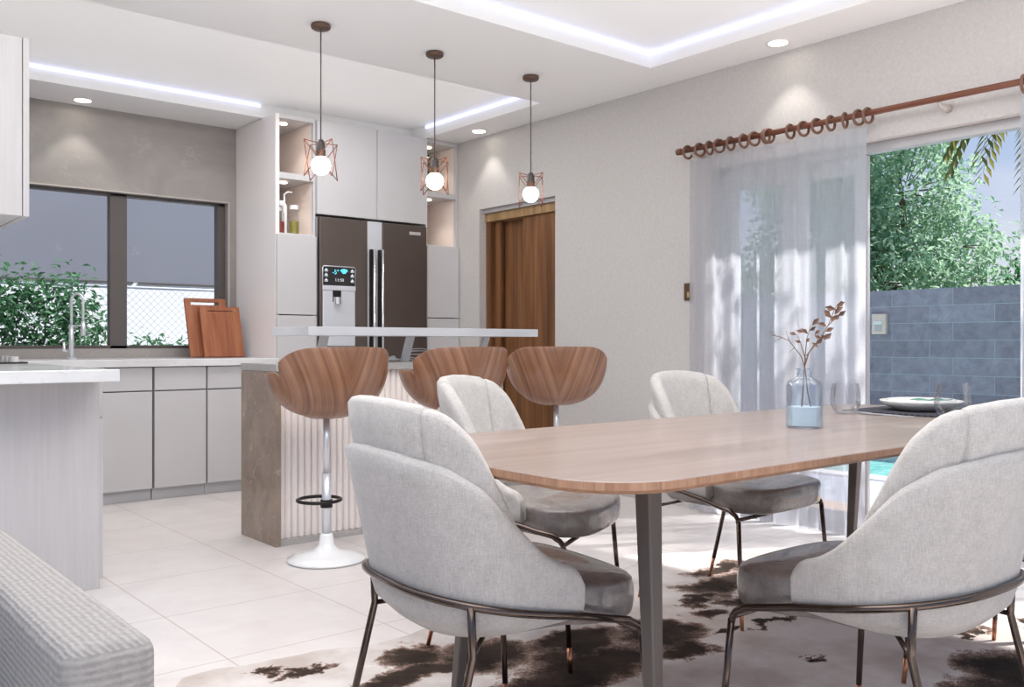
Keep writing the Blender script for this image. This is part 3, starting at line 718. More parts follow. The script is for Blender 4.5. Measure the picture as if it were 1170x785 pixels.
# ------------------------------------------------------------------ bar stools
def make_stool():
    t = thing('bar_stool', '', 'bar stool')
    NA, NT_ = 72, 18
    TE = R(69)
    def rim_back(th):
        d = abs(th); return .968+.016*math.cos(d*.9)-.058*max(0, (d-R(30))/R(39))**2.4
    def rim_seat(th):   # th: 0 = back centre, PI = open front
        d = abs(th)
        if d < R(62): return .80
        if d < R(78): return .80+.072*math.sin(PI/2*(d-R(62))/R(16))
        if d < R(150): return .872-.06*((d-R(78))/R(72))**1.7
        return .812-.04*((d-R(150))/R(30))
    def pt(th, v, inset, rim):
        z0 = .660; zr = rim(th); z = z0+(zr-z0)*v
        tt = min(1, (z-z0)/.30)
        rr = (.285*(1-(1-tt)**2.7)**(1/2.3)) if tt > 0 else 0
        rr = max(rr-inset, 0.0)
        a = th+PI
        sx = .84 if abs(th) < PI/2 else .88
        return (rr*sx*math.cos(a), rr*math.sin(a), z+inset*.6*(1-min(1, tt*1.5)))
    def surf(inset, ths, rim, closed):
        bm = MB()
        vs = [[bm.b.verts.new(pt(th, (v/NT_)**1.5, inset, rim)) for v in range(1, NT_+1)] for th in ths]
        c = bm.b.verts.new((0, 0, .660+inset*.6)); n = len(ths)
        for i in range(n if closed else n-1):
            a, b = vs[i], vs[(i+1) % n]
            bm.b.faces.new((c, a[0], b[0]))
            for k in range(NT_-1): bm.b.faces.new((a[k], a[k+1], b[k+1], b[k]))
        return bm
    full = [-PI+2*PI*i/NA for i in range(NA)]; part = [-TE+2*TE*i/48 for i in range(49)]
    o = surf(-.007, part, rim_back, False).build('back_shell', 'walnut', t, smooth=True)
    q = o.modifiers.new('thick', 'SOLIDIFY'); q.thickness = .009; q.offset = 0
    q = o.modifiers.new('bevel', 'BEVEL'); q.width = .0025; q.segments = 2; q.limit_method = 'ANGLE'; q.angle_limit = R(50)
    surf(.0125, part, lambda th: rim_back(th)-.004, False).build('back_lining', 'stool_lining', t, smooth=True, solid=.010)
    o = surf(.001, full, rim_seat, True).build('seat_shell', 'walnut', t, smooth=True, solid=.008)
    surf(.012, full, rim_seat, True).build('seat_lining', 'stool_lining', t, smooth=True, solid=.008)
    MB().lathe([(0, .715), (.125, .715), (.165, .745), (.185, .775), (.17, .790), (0, .797)], (0.0, 0, 0), 40).build('seat_cushion', 'stool_lining', t, smooth=True)
    MB().lathe([(0, 0), (.172, 0), (.180, .006), (.178, .014), (.12, .030), (.06, .046), (.036, .072), (.030, .115), (.026, .125), (0, .125)], seg=48).build('base', 'white_metal', t, smooth=True)
    MB().tube([(0, 0, .12), (0, 0, .40)], .021, 18).build('pole', 'satin', t, smooth=True)
    MB().tube([(0, 0, .40), (0, 0, .663)], .015, 18).build('lift_tube', 'satin', t, smooth=True)
    fr = MB().tube([(.075+.100*math.cos(2*PI*k/40), .100*math.sin(2*PI*k/40), .268) for k in range(40)], .008, 8, closed=True).build('footrest', 'black_metal', t, smooth=True)
    MB().lathe([(.0215, -.018), (.028, -.018), (.028, .018), (.0215, .018)], (0, 0, .262), 20, caps=False).build('collar', 'black_metal', fr, smooth=True, auto=40)
    return t
st = make_stool()
labs = ['walnut bar stool at the island end, nearest the brown marble slab', 'walnut bar stool in the middle, behind the far left dining chair', 'walnut bar stool farthest right, in front of the wooden door']
for k, (x, y, a) in enumerate(((2.047, 3.80, 88), (2.765, 3.80, 84), (3.485, 3.80, 52))):
    o = st if k == 0 else copy_tree(st)
    o.location = (x, y, 0.0005); o.rotation_euler = (0, 0, R(a)); tag(o, labs[k], 'bar stool', 'bar stools along the island')

# ------------------------------------------------------------------ pendant lamps
def make_pendant():
    t = thing('pendant_lamp', '', 'pendant lamp')
    MB().lathe([(0, -.002), (.046, -.002), (.050, -.010), (.048, -.022), (.040, -.028), (0, -.030)], seg=32).build('ceiling_canopy', 'canopy', t, smooth=True, auto=40)
    MB().tube([(0, 0, -.028), (0, 0, -.590)], .0035, 8).build('cord', 'cable', t, smooth=True)
    MB().lathe([(0, -.585), (.012, -.585), (.020, -.600), (.022, -.604), (.022, -.660), (0, -.660)], seg=20).build('socket', 'marble_black', t, smooth=True, auto=40)
    MB().lathe([(.0225, -.638), (.024, -.638), (.024, -.672), (0, -.672)], seg=20).build('socket_ring', 'canopy', t, smooth=True, auto=40)
    MB().sphere((0, 0, -.715), .049).build('globe_bulb', 'bulb', t, smooth=True)
    h = .070; zt, zb = -.596, -.780
    T = [(-h, -h, zt), (h, -h, zt), (h, h, zt), (-h, h, zt)]; B = [(p[0], p[1], zb) for p in T]
    w = MB()
    for i in range(4):
        j = (i+1) % 4
        w.tube([T[i], B[j]], .0024, 6); w.tube([T[j], B[i]], .0024, 6)
        w.tube([T[i], (T[i][0]*.24, T[i][1]*.24, -.602)], .0024, 6)
    w.build('wire_cage', 'copper_wire', t, smooth=True)
    return t
pd = make_pendant()
labs = ['copper wire cage pendant lamp on the left, hanging above the nearest bar stool', 'copper wire cage pendant lamp in the middle, hanging in front of the tall cabinets', 'copper wire cage pendant lamp on the right, hanging in front of the wooden door']
for k, x in enumerate((2.22, 2.92, 3.625)):
    o = pd if k == 0 else copy_tree(pd)
    o.location = (x, 4.18, CZ); o.rotation_euler = (0, 0, R(-40)); tag(o, labs[k], 'pendant lamp', 'pendant lamps above the bar')

# ------------------------------------------------------------------ dining table
TX0, TX1, TY0, TY1 = 1.150, 3.55, 1.102, 2.035
def rrect(x0, x1, y0, y1, r, bow=0.0, n=10):
    out = []
    for cx, cy, a0 in ((x1-r, y1-r, 0), (x0+r, y1-r, 90), (x0+r, y0+r, 180), (x1-r, y0+r, 270)):
        for k in range(n+1):
            a = R(a0+90*k/n); out.append((cx+r*math.cos(a), cy+r*math.sin(a)))
    return out
t = thing('dining_table', 'long pale wood dining table with rounded corners and dark tapered legs', 'table', ((TX0+TX1)/2, (TY0+TY1)/2, 0))
hw, hh = (TX1-TX0)/2, (TY1-TY0)/2
def touch(o, sc):
    return [(x*sc[0], y*sc[1]) for x, y in o]
ol = rrect(-hw, hw, -hh, hh, .17)
mb = MB()
def ring(k, z): 
    return [(x-(k if x > 0 else -k)*min(1, abs(x)/hw), y-(k if y > 0 else -k)*min(1, abs(y)/hh), z) for x, y in ol]
mb.loft([ring(.002, .7505), ring(0.0, .7485)], cap=False); top = mb.b.faces.new([mb.b.verts.new(p) for p in ring(.002, .7505)])
mb.build('tabletop', 'table_top', t)
mb = MB(); mb.loft([ring(0.0, .7484), ring(0.0, .734), ring(.018, .724)], cap=False); mb.b.faces.new([mb.b.verts.new(p) for p in ring(.018, .724)])
mb.build('table_edge', 'table_edge', t)
cx, cy = (TX0+TX1)/2, (TY0+TY1)/2
for sx, sy in ((-1, -1), (-1, 1), (1, 1), (1, -1)):
    xt, yt = sx*.915, sy*.285; xb, yb = sx*.955, sy*.345
    at, ab = .021, .011
    pb = [(xb+a*ab, yb+b*ab, .0066) for a, b in ((-1, -1), (1, -1), (1, 1), (-1, 1))]; ptp = [(xt+a*at, yt+b*at, .7235) for a, b in ((-1, -1), (1, -1), (1, 1), (-1, 1))]
    MB().hexa(pb+ptp).build('leg', 'table_leg', t, bevel=.004)
bx('under_frame', 'table_leg', -.95, .95, -.28, -.25, .700, .7235, t)
bx('under_frame', 'table_leg', -.95, .95, .25, .28, .700, .7235, t)

# ------------------------------------------------------------------ dining chairs  (local +x = facing, z up)
def interp(tab, s):
    for (a, va), (b, vb) in zip(tab[:-1], tab[1:]):
        if s <= b:
            u = (s-a)/(b-a); u = max(0, min(1, u)); return va+(vb-va)*u
    return tab[-1][1]
def smooth_tab(tab, n=60):
    xs = [tab[0][0]+(tab[-1][0]-tab[0][0])*i/n for i in range(n+1)]
    ys = [interp(tab, x) for x in xs]
    for _ in range(2): ys = [ys[0]]+[(ys[i-1]+2*ys[i]+ys[i+1])/4 for i in range(1, n)]+[ys[-1]]
    return list(zip(xs, ys))
# plan curve of the shell: arc length table, s = 0 at back centre
UA, UB, UN = .262, .272, 2.7
def plan_pts():
    pts = []
    for k in range(241):
        a = PI/2*k/240
        pts.append((-UA*max(0, math.cos(a))**(2/UN), UB*math.sin(a)**(2/UN)))
    for k in range(1, 41): pts.append((.10*k/40, UB+.006*k/40))
    arc = [0]
    for p, q in zip(pts[:-1], pts[1:]): arc.append(arc[-1]+math.hypot(q[0]-p[0], q[1]-p[1]))
    return pts, arc
PP, ARC = plan_pts()
def plan(s):
    sg = 1 if s >= 0 else -1; s = abs(s)
    import bisect
    i = min(max(bisect.bisect_right(ARC, s)-1, 0), len(PP)-2)
    u = (s-ARC[i])/(ARC[i+1]-ARC[i]) if ARC[i+1] > ARC[i] else 0
    p = (PP[i][0]+(PP[i+1][0]-PP[i][0])*u, PP[i][1]+(PP[i+1][1]-PP[i][1])*u)
    t = (PP[i+1][0]-PP[i][0], PP[i+1][1]-PP[i][1]); L = math.hypot(*t); t = (t[0]/L, t[1]/L)
    n = (t[1]*-1, t[0])           # outward normal for the +y half
    return (p[0], p[1]*sg), (n[0], n[1]*sg)
S_END = ARC[240]+.055
SHELL_TOP = smooth_tab([(0, .767), (.1, .761), (.2, .737), (.27, .688), (.33, .622), (.40, .553), (.45, .523), (.50, .508), (S_END, .499)])
INNER_TOP = smooth_tab([(0, .869), (.08, .866), (.15, .856), (.20, .836), (.245, .790), (.29, .712), (.33, .640), (.37, .575)])
def lean(s, z):      # outward recline growing with height
    k = max(0, math.cos(min(abs(s)/.36, 1)*PI/2))
    return .25*(z-.48)*k
def under(z):        # belly curves in below the rail
    return -.055*max(0, (.46-z)/.075)**2
def make_chair():
    t = thing('dining_chair', '', 'chair')
    # outer shell
    N = 64; cols = []
    for i in range(N+1):
        s = S_END*math.sin((2*i/N-1)*PI/2*.94)/math.sin(PI/2*.94)
        (px, py), (nx, ny) = plan(s)
        zt = interp(SHELL_TOP, abs(s)); zb = .388+.030*(abs(s)/S_END)**2
        e = abs(s)/S_END
        if e > .95: zt -= .020*((e-.95)/.05)**2; zb += .008*((e-.95)/.05)**2
        th = .042
        prof = []
        for v in range(11):
            z = zb+(zt-zb)*v/10
            prof.append((under(z)+(lean(s, z) if z > .48 else 0), z))
        zz = zt; o = lean(s, zt) if zt > .48 else 0
        prof.append((o-.010, zt+.011)); prof.append((o-.024, zt+.012)); prof.append((o-th, zt))
        for v in range(6):
            z = zt+(zb+.012-zt)*(v+1)/6
            prof.append((under(z)*.9+(lean(s, z) if z > .48 else 0)-th, z))
        cols.append([(px+nx*d, py+ny*d, z) for d, z in prof])
    MB().loft(cols, cap=True).build('back_shell', 'chair_fabric', t, smooth=True)
    # padded inner back: central panel with two side wings, seams between
    SE = .352
    def inner(s0, s1, name, n, wing):
        cols = []
        for i in range(n+1):
            u = i/n; s = s0+(s1-s0)*u
            (px, py), (nx, ny) = plan(s)
            ed = min(u, 1-u)*abs(s1-s0)
            pinch = max(0, 1-ed/.012)**2
            zt = interp(INNER_TOP, abs(s))-.004*pinch; zb = .462
            th = .046*(1-.16*pinch)
            d0 = -.022-.0045*pinch
            prof = []
            for v in range(10):
                z = zb+(zt-zb)*v/9
                prof.append((d0+lean(s, z)-.016*max(0, (z-.80)/.09)**2, z))
            oo = prof[-1][0]
            prof += [(oo-.008, zt+.010), (oo-th*.5, zt+.013), (oo-th+.006, zt+.006)]
            for v in range(8):
                z = zt+(zb-zt)*(v+.6)/7.6
                prof.append((oo-th+(lean(s, z)-lean(s, zt)), z))
            cols.append([(px+nx*d, py+ny*d, z) for d, z in prof])
        return MB().loft(cols, cap=True).build(name, 'chair_fabric', t, smooth=True)
    inner(-.158, .158, 'backrest_cushion', 24, False)
    for sg in (-1, 1): inner(sg*.1585, sg*SE, 'backrest_wing', 16, True)
    # seat cushion
    def outline(k):
        pts = []
        half = [(-.205, .0), (-.205, .12), (-.17, .19), (-.08, .214), (.0, .216), (.055, .220), (.085, .246), (.14, .256), (.20, .248), (.245, .215), (.268, .15), (.275, .06), (.276, 0)]
        for x, y in half: pts.append((x, y))
        for x, y in half[-2:0:-1]: pts.append((x, -y))
        return [(x*(1-k)+.03*k, y*(1-k)) for x, y in pts]
    rings = []
    for k, z in ((.40, .384), (.08, .384), (.022, .388), (.002, .400), (-.006, .425), (-.002, .452), (.006, .464), (.022, .471), (.10, .477), (.40, .484), (.8, .485)):
        rings.append([(x, y, z+.004*math.cos(x*6)) for x, y in outline(k)])
    MB().loft(rings, cap=True).build('seat_cushion', 'leather', t, smooth=True, sub=1)
    def outl2(k, z): return [(x, y, z) for x, y in outline(k)]
    # rail around the shell, continuing into both front legs
    rail = []
    def railz(s): return .450-.20*(plan(s)[0][0]+.08)
    n = 44
    for i in range(n+1):
        s = S_END*(2*i/n-1)
        (px, py), (nx, ny) = plan(s); z = railz(s)
        d = .010+(lean(s, z) if z > .48 else under(z))
        rail.append(Vector((px+nx*d, py+ny*d, z)))
    def front(sg):
        e = rail[-1] if sg > 0 else rail[0]
        pts = [Vector((.11, sg*.283, .412)), Vector((.165, sg*.284, .401))]
        for a in (15, 40, 65, 88):
            pts.append(Vector((.165+.036*math.sin(R(a)), sg*(.284+.002*a/90), .400-.036*(1-math.cos(R(a)))-.004)))
        return pts
    MB().tube([p for p in front(-1)[::-1]]+rail+front(1), .0085, 10).build('rail', 'bronze', t, smooth=True)
    for sg in (-1, 1):
        a = front(sg)[-1]; foot = Vector((.228, sg*.305, .0)); cut = a+(foot-a)*.80
        lg = MB().tube([a+Vector((0, 0, .006)), a+(foot-a)*.4, cut], [.0085, .0082, .0078], 10).build('leg', 'bronze', t, smooth=True)
        MB().tube([cut, foot], [.0079, .0066], 10).build('leg_tip', 'copper', lg, smooth=True)
        # rear legs: from the rail, kinked, splayed back
        s = sg*.245; (px, py), (nx, ny) = plan(s); zr = railz(s)
        top = Vector((px+nx*.012, py+ny*.012, zr)); kink = Vector((px+nx*.012+.004, py+ny*.012, .370)); foot = Vector((-.285, sg*.235, 0)); cut = kink+(foot-kink)*.78
        lg = MB().tube([top, top+(kink-top)*.9, kink, kink+(foot-kink)*.15, cut], .0085, 10).build('leg', 'bronze', t, smooth=True)
        MB().tube([cut, foot], [.0080, .0066], 10).build('leg_tip', 'copper', lg, smooth=True)
        MB().tube([kink, Vector((-.12, sg*.16, .390)), Vector((-.02, sg*.15, .390))], .006, 8).build('under_seat_bar', 'bronze', t, smooth=True)
    MB().tube([Vector((.198, -.283, .374)), Vector((.198, 0, .374)), Vector((.198, .283, .374))], .007, 8).build('front_bar', 'bronze', t, smooth=True)
    return t
ch = make_chair()
RUGT = .0078
for k, (x, y, a, lab) in enumerate((
        (1.317, 1.650, -7, 'grey fabric dining chair at the left table end, nearest the nearest bar stool'),
        (2.000, 1.080, 90, 'large grey fabric dining chair at lower right, its back towards the viewer'),
        (2.060, 2.360, -61, 'grey dining chair across the table, right in front of the bar stools'),
        (2.930, 2.170, -87, 'grey dining chair across the table, in front of the sheer curtain'),
        (2.900, 1.100, 90, 'grey dining chair almost hidden behind the chair at lower right'))):
    o = ch if k == 0 else copy_tree(ch)
    o.location = (x, y, RUGT); o.rotation_euler = (0, 0, R(a)); tag(o, lab, 'chair', 'dining chairs around the table')

# ------------------------------------------------------------------ things on the table
TZ = .751
t = thing('vase', 'square-shouldered blue glass vase with pale water on the dining table', 'vase', (2.405, 1.535, TZ))
MB().lathe([(0, 0), (.050, 0), (.053, .004), (.053, .125), (.048, .138), (.026, .146), (.022, .152), (.022, .170), (.026, .176), (.023, .176), (.019, .170), (.019, .152), (.045, .134), (.050, .122), (.050, .006), (0, .006)], seg=40, caps=False).build('vessel', 'blue_glass', t, smooth=True, auto=60)
MB().lathe([(0, .007), (.0495, .007), (.0495, .062), (0, .062)], seg=40, caps=False).build('water', 'water', t, smooth=True, auto=40)
t = thing('dried_branch', 'dried branch with reddish brown leaves standing in the blue vase', 'branch', (2.405, 1.535, TZ+.012))
st = MB(); lf = MB(); rr = random.Random(11)
VX = Vector((.7687, -.6396, 0)); VY = Vector((.6396, .7687, 0)); UP = Vector((0, 0, 1))
def W3(a, z, d=0): return VX*a+UP*z+VY*d
stems = [([W3(-.012, 0), W3(-.004, .10), W3(0, .17), W3(.010, .25, .01), W3(.022, .29, .01)], .0026),
         ([W3(.030, .002), W3(.010, .09), W3(.002, .165), W3(-.010, .20), W3(-.045, .245), W3(-.075, .258), W3(-.098, .262)], .0022),
         ([W3(.0, .17), W3(.014, .21), W3(.045, .25), W3(.070, .29), W3(.085, .32, .01), W3(.095, .35)], .0024),
         ([W3(.006, .20), W3(.030, .235), W3(.055, .245)], .0016), ([W3(.070, .29), W3(.10, .318)], .0016), ([W3(.004, .19), W3(-.012, .24), W3(-.020, .262)], .0016),
         ([W3(-.045, .245), W3(-.055, .275)], .001), ([W3(-.065, .256), W3(-.092, .240)], .001), ([W3(-.03, .225), W3(-.045, .21)], .001), ([W3(-.085, .26), W3(-.105, .275)], .001)]
for p, r in stems: st.tube(p, [r*(1-.6*i/(len(p)-1)) for i in range(len(p))], 6)
for (a, z, da, L) in ((.022, .29, 1, .04), (.012, .265, -1, .034), (-.004, .27, -1, .03), (.026, .262, 1, .03), (.03, .235, 1, .036), (.055, .247, 1, .04), (.05, .25, -1, .028), (.04, .225, -1, .03),
                      (.060, .272, 1, .035), (.066, .288, -1, .036), (.074, .300, 1, .034), (.080, .312, -1, .040), (.085, .322, 1, .036), (.092, .338, -1, .042), (.095, .350, 1, .042), (.10, .318, 1, .036),
                      (.07, .275, 1, .034), (.088, .33, 1, .036), (.093, .342, 1, .03), (.082, .305, 1, .034), (.076, .318, -1, .034), (-.02, .262, -1, .03), (.004, .24, 1, .026), (.018, .275, 1, .03), (-.012, .24, -1, .024), (.045, .252, 1, .03)):
    p = W3(a, z, rr.uniform(-.012, .012)); d = W3(da*rr.uniform(.5, 1), rr.uniform(.1, .9), rr.uniform(-.5, .5))
    lf.leaf(p, d, VY*-1+W3(0, rr.uniform(-.4, .4)), L*.8, L*.42, .3)
sm = st.build('stems', 'twig', t, smooth=True); lf.build('leaves', 'leaf_brown', t)
def tumbler(x, y, r, h, label):
    t = thing('tumbler', label, 'glass', (x, y, TZ), 0, 'stemless glasses')
    p = [(0, 0), (.55*r, 0), (.80*r, .10*h), (.97*r, .30*h), (r, .48*h), (.95*r, .75*h), (.84*r, h), (.82*r, h), (.93*r, .75*h), (.975*r, .48*h), (.945*r, .31*h), (.78*r, .12*h), (.5*r, .04*h), (0, .04*h)]
    MB().lathe(p, seg=40, caps=False).build('bowl', 'glass', t, smooth=True, auto=60)
tumbler(2.989, 1.743, .052, .108, 'stemless clear glass beside the blue vase')
tumbler(3.125, 1.43, .058, .115, 'stemless clear glass in front of the white plates, near the chair back')
t = thing('placemat', 'black woven placemat under the white plates at the table end', 'placemat', (3.27, 1.61, TZ))
MB().prism(rrect(-.205, .205, -.20, .20, .02), 0, .006).build('woven_mat', 'mat', t)
def plate(name, z, r, h, label, x=3.275, y=1.61):
    o = MB().lathe([(0, 0), (.55*r, 0), (.62*r, .004), (.86*r, h*.5), (r, h), (.985*r, h+.003), (.84*r, h*.5+.005), (.6*r, .008), (0, .007)], (0, 0, 0), 48, caps=False).build(name, 'china', None, smooth=True, loc=(x, y, z))
    tag(o, label, 'plate', 'white plates on the placemat'); return o
plate('plate', TZ+.0065, .142, .034, 'large white plate lying directly on the black placemat')
plate('plate', TZ+.015, .118, .030, 'smaller white plate stacked on the large one, under the green napkin')
nk = MB()
g2 = [[nk.b.verts.new((.11*i/8-.03, .085*j/6-.05, .004+.003*math.sin(i*.9)+.002*math.cos(j*1.3)+.00*i)) for j in range(7)] for i in range(9)]
for i in range(8):
    for j in range(6): nk.b.faces.new((g2[i][j], g2[i+1][j], g2[i+1][j+1], g2[i][j+1]))
tag(nk.build('napkin', 'napkin', None, smooth=True, solid=.003, loc=(3.275, 1.60, TZ+.0395), rot=(0, 0, R(-25))), 'green napkin folded on the stacked white plates', 'napkin')
def cutlery(name, x, y, a, label, fork=True):
    t = thing(name, label, 'cutlery', (x, y, TZ+.0012), a, 'cutlery laid at the table end')
    MB().prism([(-.10, -.006), (.02, -.0035), (.02, .0035), (-.10, .006)], 0, .003).build('handle', 'satin', t)
    if fork:
        q = MB(); q.box(.0205, .05, -.010, .010, .001, .004)
        for k in range(4): q.box(.05, .085, -.010+k*.0058, -.0075+k*.0058, .001, .004)
        q.build('tines', 'satin', t)
    else: MB().prism([(.0205, -.008), (.10, -.006), (.105, .004), (.0205, .006)], .001, .0025).build('blade', 'satin', t)
cutlery('fork', 3.035, 1.66, R(80), 'silver fork on the table just left of the black placemat')
cutlery('knife', 3.013, 1.60, R(84), 'silver knife lying on the bare table nearest the viewer, left of the placemat', False)
cutlery('fork', 3.24, 1.375, R(10), 'silver fork at the right edge of the placemat, beside the front glass')

# ------------------------------------------------------------------ rug
rg = random.Random(5)
base = [(.62, 1.2), (.70, 2.0), (.95, 2.675), (1.22, 2.695), (1.43, 2.68), (1.6, 2.62), (1.9, 2.66), (2.3, 2.70), (2.7, 2.72), (3.0, 2.80), (3.19, 2.85), (3.45, 2.75), (3.77, 2.64), (3.86, 2.3), (3.74, 1.9), (3.70, 1.45), (3.78, 1.0), (3.6, .4), (2.8, .15), (1.8, .05), (1.0, .3), (.7, .7)]
out = []
for i in range(len(base)):
    p0, p1, p2, p3 = base[i-1], base[i], base[(i+1) % len(base)], base[(i+2) % len(base)]
    for k in range(6):
        u = k/6
        q = [.5*((2*p1[d])+(-p0[d]+p2[d])*u+(2*p0[d]-5*p1[d]+4*p2[d]-p3[d])*u*u+(-p0[d]+3*p1[d]-3*p2[d]+p3[d])*u**3) for d in (0, 1)]
        out.append((q[0]+rg.uniform(-.006, .006), q[1]+rg.uniform(-.006, .006)))
out = out[::-1]
tag(MB().prism(out, .0005, .0055).build('cowhide_rug', 'rug'), 'white and dark brown cowhide rug on the tiles under the dining table', 'rug')

# ------------------------------------------------------------------ sofa, lower left
t = thing('sofa', 'light grey ribbed sofa cut by the lower left corner', 'sofa', (0, 0, 0))
def rbox(name, x0, x1, y0, y1, z0, z1, r, parent): return bx(name, 'sofa', x0, x1, y0, y1, z0, z1, parent, bevel=r, bseg=5)
SX0, SX1 = .290, .408
o = rbox('backrest', SX0, SX1, 1.205, 3.0, .06, .622, .024, t)
for p in o.data.polygons: p.use_smooth = True
rbox('seat_base', -.56, SX0-.002, 1.24, 3.0, .06, .30, .02, t)
rbox('seat_cushion', -.56, SX0-.004, 1.27, 2.97, .302, .44, .04, t)
for xx, yy in ((-.50, 1.30), (.33, 1.30), (-.50, 2.9), (.33, 2.9)):
    MB().tube([(xx, yy, 0), (xx, yy, .059)], [.014, .02], 12).build('foot', 'black_metal', t, smooth=True)

# ------------------------------------------------------------------ curtain rod, rings, curtains, switch
XR, ZR = 4.30, 2.152
t = thing('curtain_rod', 'long reddish brown wooden curtain rod on the right wall', 'curtain rod', (XR, 0, ZR))
MB().tube([(0, .10, 0), (0, 3.575, 0)], .0155, 16).build('pole', 'rod_wood', t, smooth=True)
MB().tube([(0, 3.5755, 0), (0, 3.585, 0), (0, 3.61, 0), (0, 3.618, 0)], [.016, .021, .019, .006], 16).build('finial', 'rod_wood', t, smooth=True)
for y in (2.03, 3.50, .4):
    MB().tube([(.0995, y, -.03), (.06, y, -.032), (.012, y, -.026), (0, y, -.017)], [.020, .016, .010, .008], 12).build('bracket', 'finial', t, smooth=True)
ringys = [3.53, 3.44, 3.37, 3.30, 3.22, 3.13, 3.06, 2.985, 2.965, 2.83, 2.75, 2.67, 2.59, 2.51, 2.435, 2.385, 1.655]
def make_ring():
    return MB().tube([(0, .0, 0)]*0+[(.036*math.cos(2*PI*k/32), 0, .036*math.sin(2*PI*k/32)) for k in range(32)], .0075, 8, closed=True).build('curtain_ring', 'ring_wood', None, smooth=True)
r0 = make_ring()
words_ = ['nearest the rod finial', 'second from the rod finial', 'third from the rod finial', 'fourth from the rod finial', 'fifth from the rod finial', 'sixth from the rod finial', 'seventh from the rod finial',
          'left ring of the touching pair', 'right ring of the touching pair', 'first to the right of the touching pair', 'second to the right of the touching pair', 'third to the right of the touching pair', 'fourth from the sheer curtain right edge', 'third from the sheer curtain right edge', 'second from the sheer curtain right edge', 'at the sheer curtain right edge', 'alone at the far right edge of the photo']
for k, y in enumerate(ringys):
    o = r0 if k == 0 else r0.copy()
    if k: C.objects.link(o)
    o.location = (XR, y, ZR-.0125); o.rotation_euler = (0, 0, R(rnd.uniform(-18, 18)))
    tag(o, 'brown wooden curtain ring, '+words_[k], 'curtain ring', 'curtain rings on the rod')
def curtain(y0, y1, tops, amp, nf, label, seed, name='curtain'):
    m_ = MB(); n = 240; nz = 40; r_ = random.Random(seed); ph = [r_.uniform(0, 6.28) for _ in range(6)]
    g_ = []
    for i in range(n+1):
        u = i/n; y = y0+(y1-y0)*u
        col_ = []
        for j in range(nz+1):
            v = j/nz; z = .018+(ZR-.058-.018)*v
            a = amp*(1-.45*v)
            w_ = math.sin(2*PI*nf*u+ph[0]+.7*math.sin(2*PI*u*2.3+ph[1]))+.35*math.sin(2*PI*nf*1.9*u+ph[2]+.4*(1-v))
            dy = .012*math.sin(2*PI*nf*u*.5+ph[3])*(1-v)
            zz = z
            if j == nz: zz = z-.012*abs(math.sin(PI*len(tops)*u))
            col_.append(m_.b.verts.new((XR+a*w_*.7, y+dy, zz)))
        g_.append(col_)
    for i in range(n):
        for j in range(nz): m_.b.faces.new((g_[i][j], g_[i+1][j], g_[i+1][j+1], g_[i][j+1]))
    return tag(m_.build(name, 'sheer', None, smooth=True), label, 'curtain', 'sheer curtains')
curtain(3.510, 2.392, ringys, .030, 8.5, 'sheer white linen curtain hanging from rings, left of the garden view', 2)
curtain(1.668, 1.20, [1]*8, .045, 7, 'gathered sheer curtain at the right edge of the photo', 5)
t = thing('light_switch', 'small bronze wall switch beside the sheer curtain', 'switch', (4.3985, 3.604, 1.315))
bx('wall_plate', 'switch', -.010, 0, -.029, .029, -.053, .053, t, bevel=.002)
bx('rocker', 'switch_in', -.014, -.0105, -.014, .002, -.034, -.002, t, bevel=.001)

# ------------------------------------------------------------------ outside, right: deck, pool, wall, trees
struct(bx('ground', 'grass', 4.53, 60, -30, 60, -.40, -.30))
struct(bx('terrace_deck', 'deck', 4.605, 5.32, -4, 6.5, -.10, -.005))
struct(bx('terrace_paving', 'paving', 5.321, 6.33, -4, 9, -.10, -.005))
struct(bx('pool_edge', 'coping', 6.331, 6.52, -4, 9, -.10, .01))
struct(bx('pool_water', 'pool', 6.521, 8.55, -4, 9, -.25, -.06))
struct(bx('pool_far_edge', 'coping', 8.551, 9.0, -4, 9, -.28, .01))
struct(bx('eave', 'ceiling', 4.601, 5.15, -4, 7, 2.60, 2.72))
tag(bx('garden_wall', 'garden_wall', 9.0, 9.22, -4, 14, -.28, 1.545), 'blue grey stone block garden wall behind the pool', 'wall')
t = thing('wall_light', 'small beige wall light on the blue grey garden wall', 'outdoor light', (8.998, 4.845, 1.20))
bx('housing', 'fixture', -.055, 0, -.075, .075, -.105, .105, t, bevel=.006)
bx('louvre', 'white', -.075, -.0555, -.045, .045, -.005, .030, t, bevel=.004)
bx('opening', 'frame_light', -.0575, -.0555, -.040, .040, -.075, -.006, t)

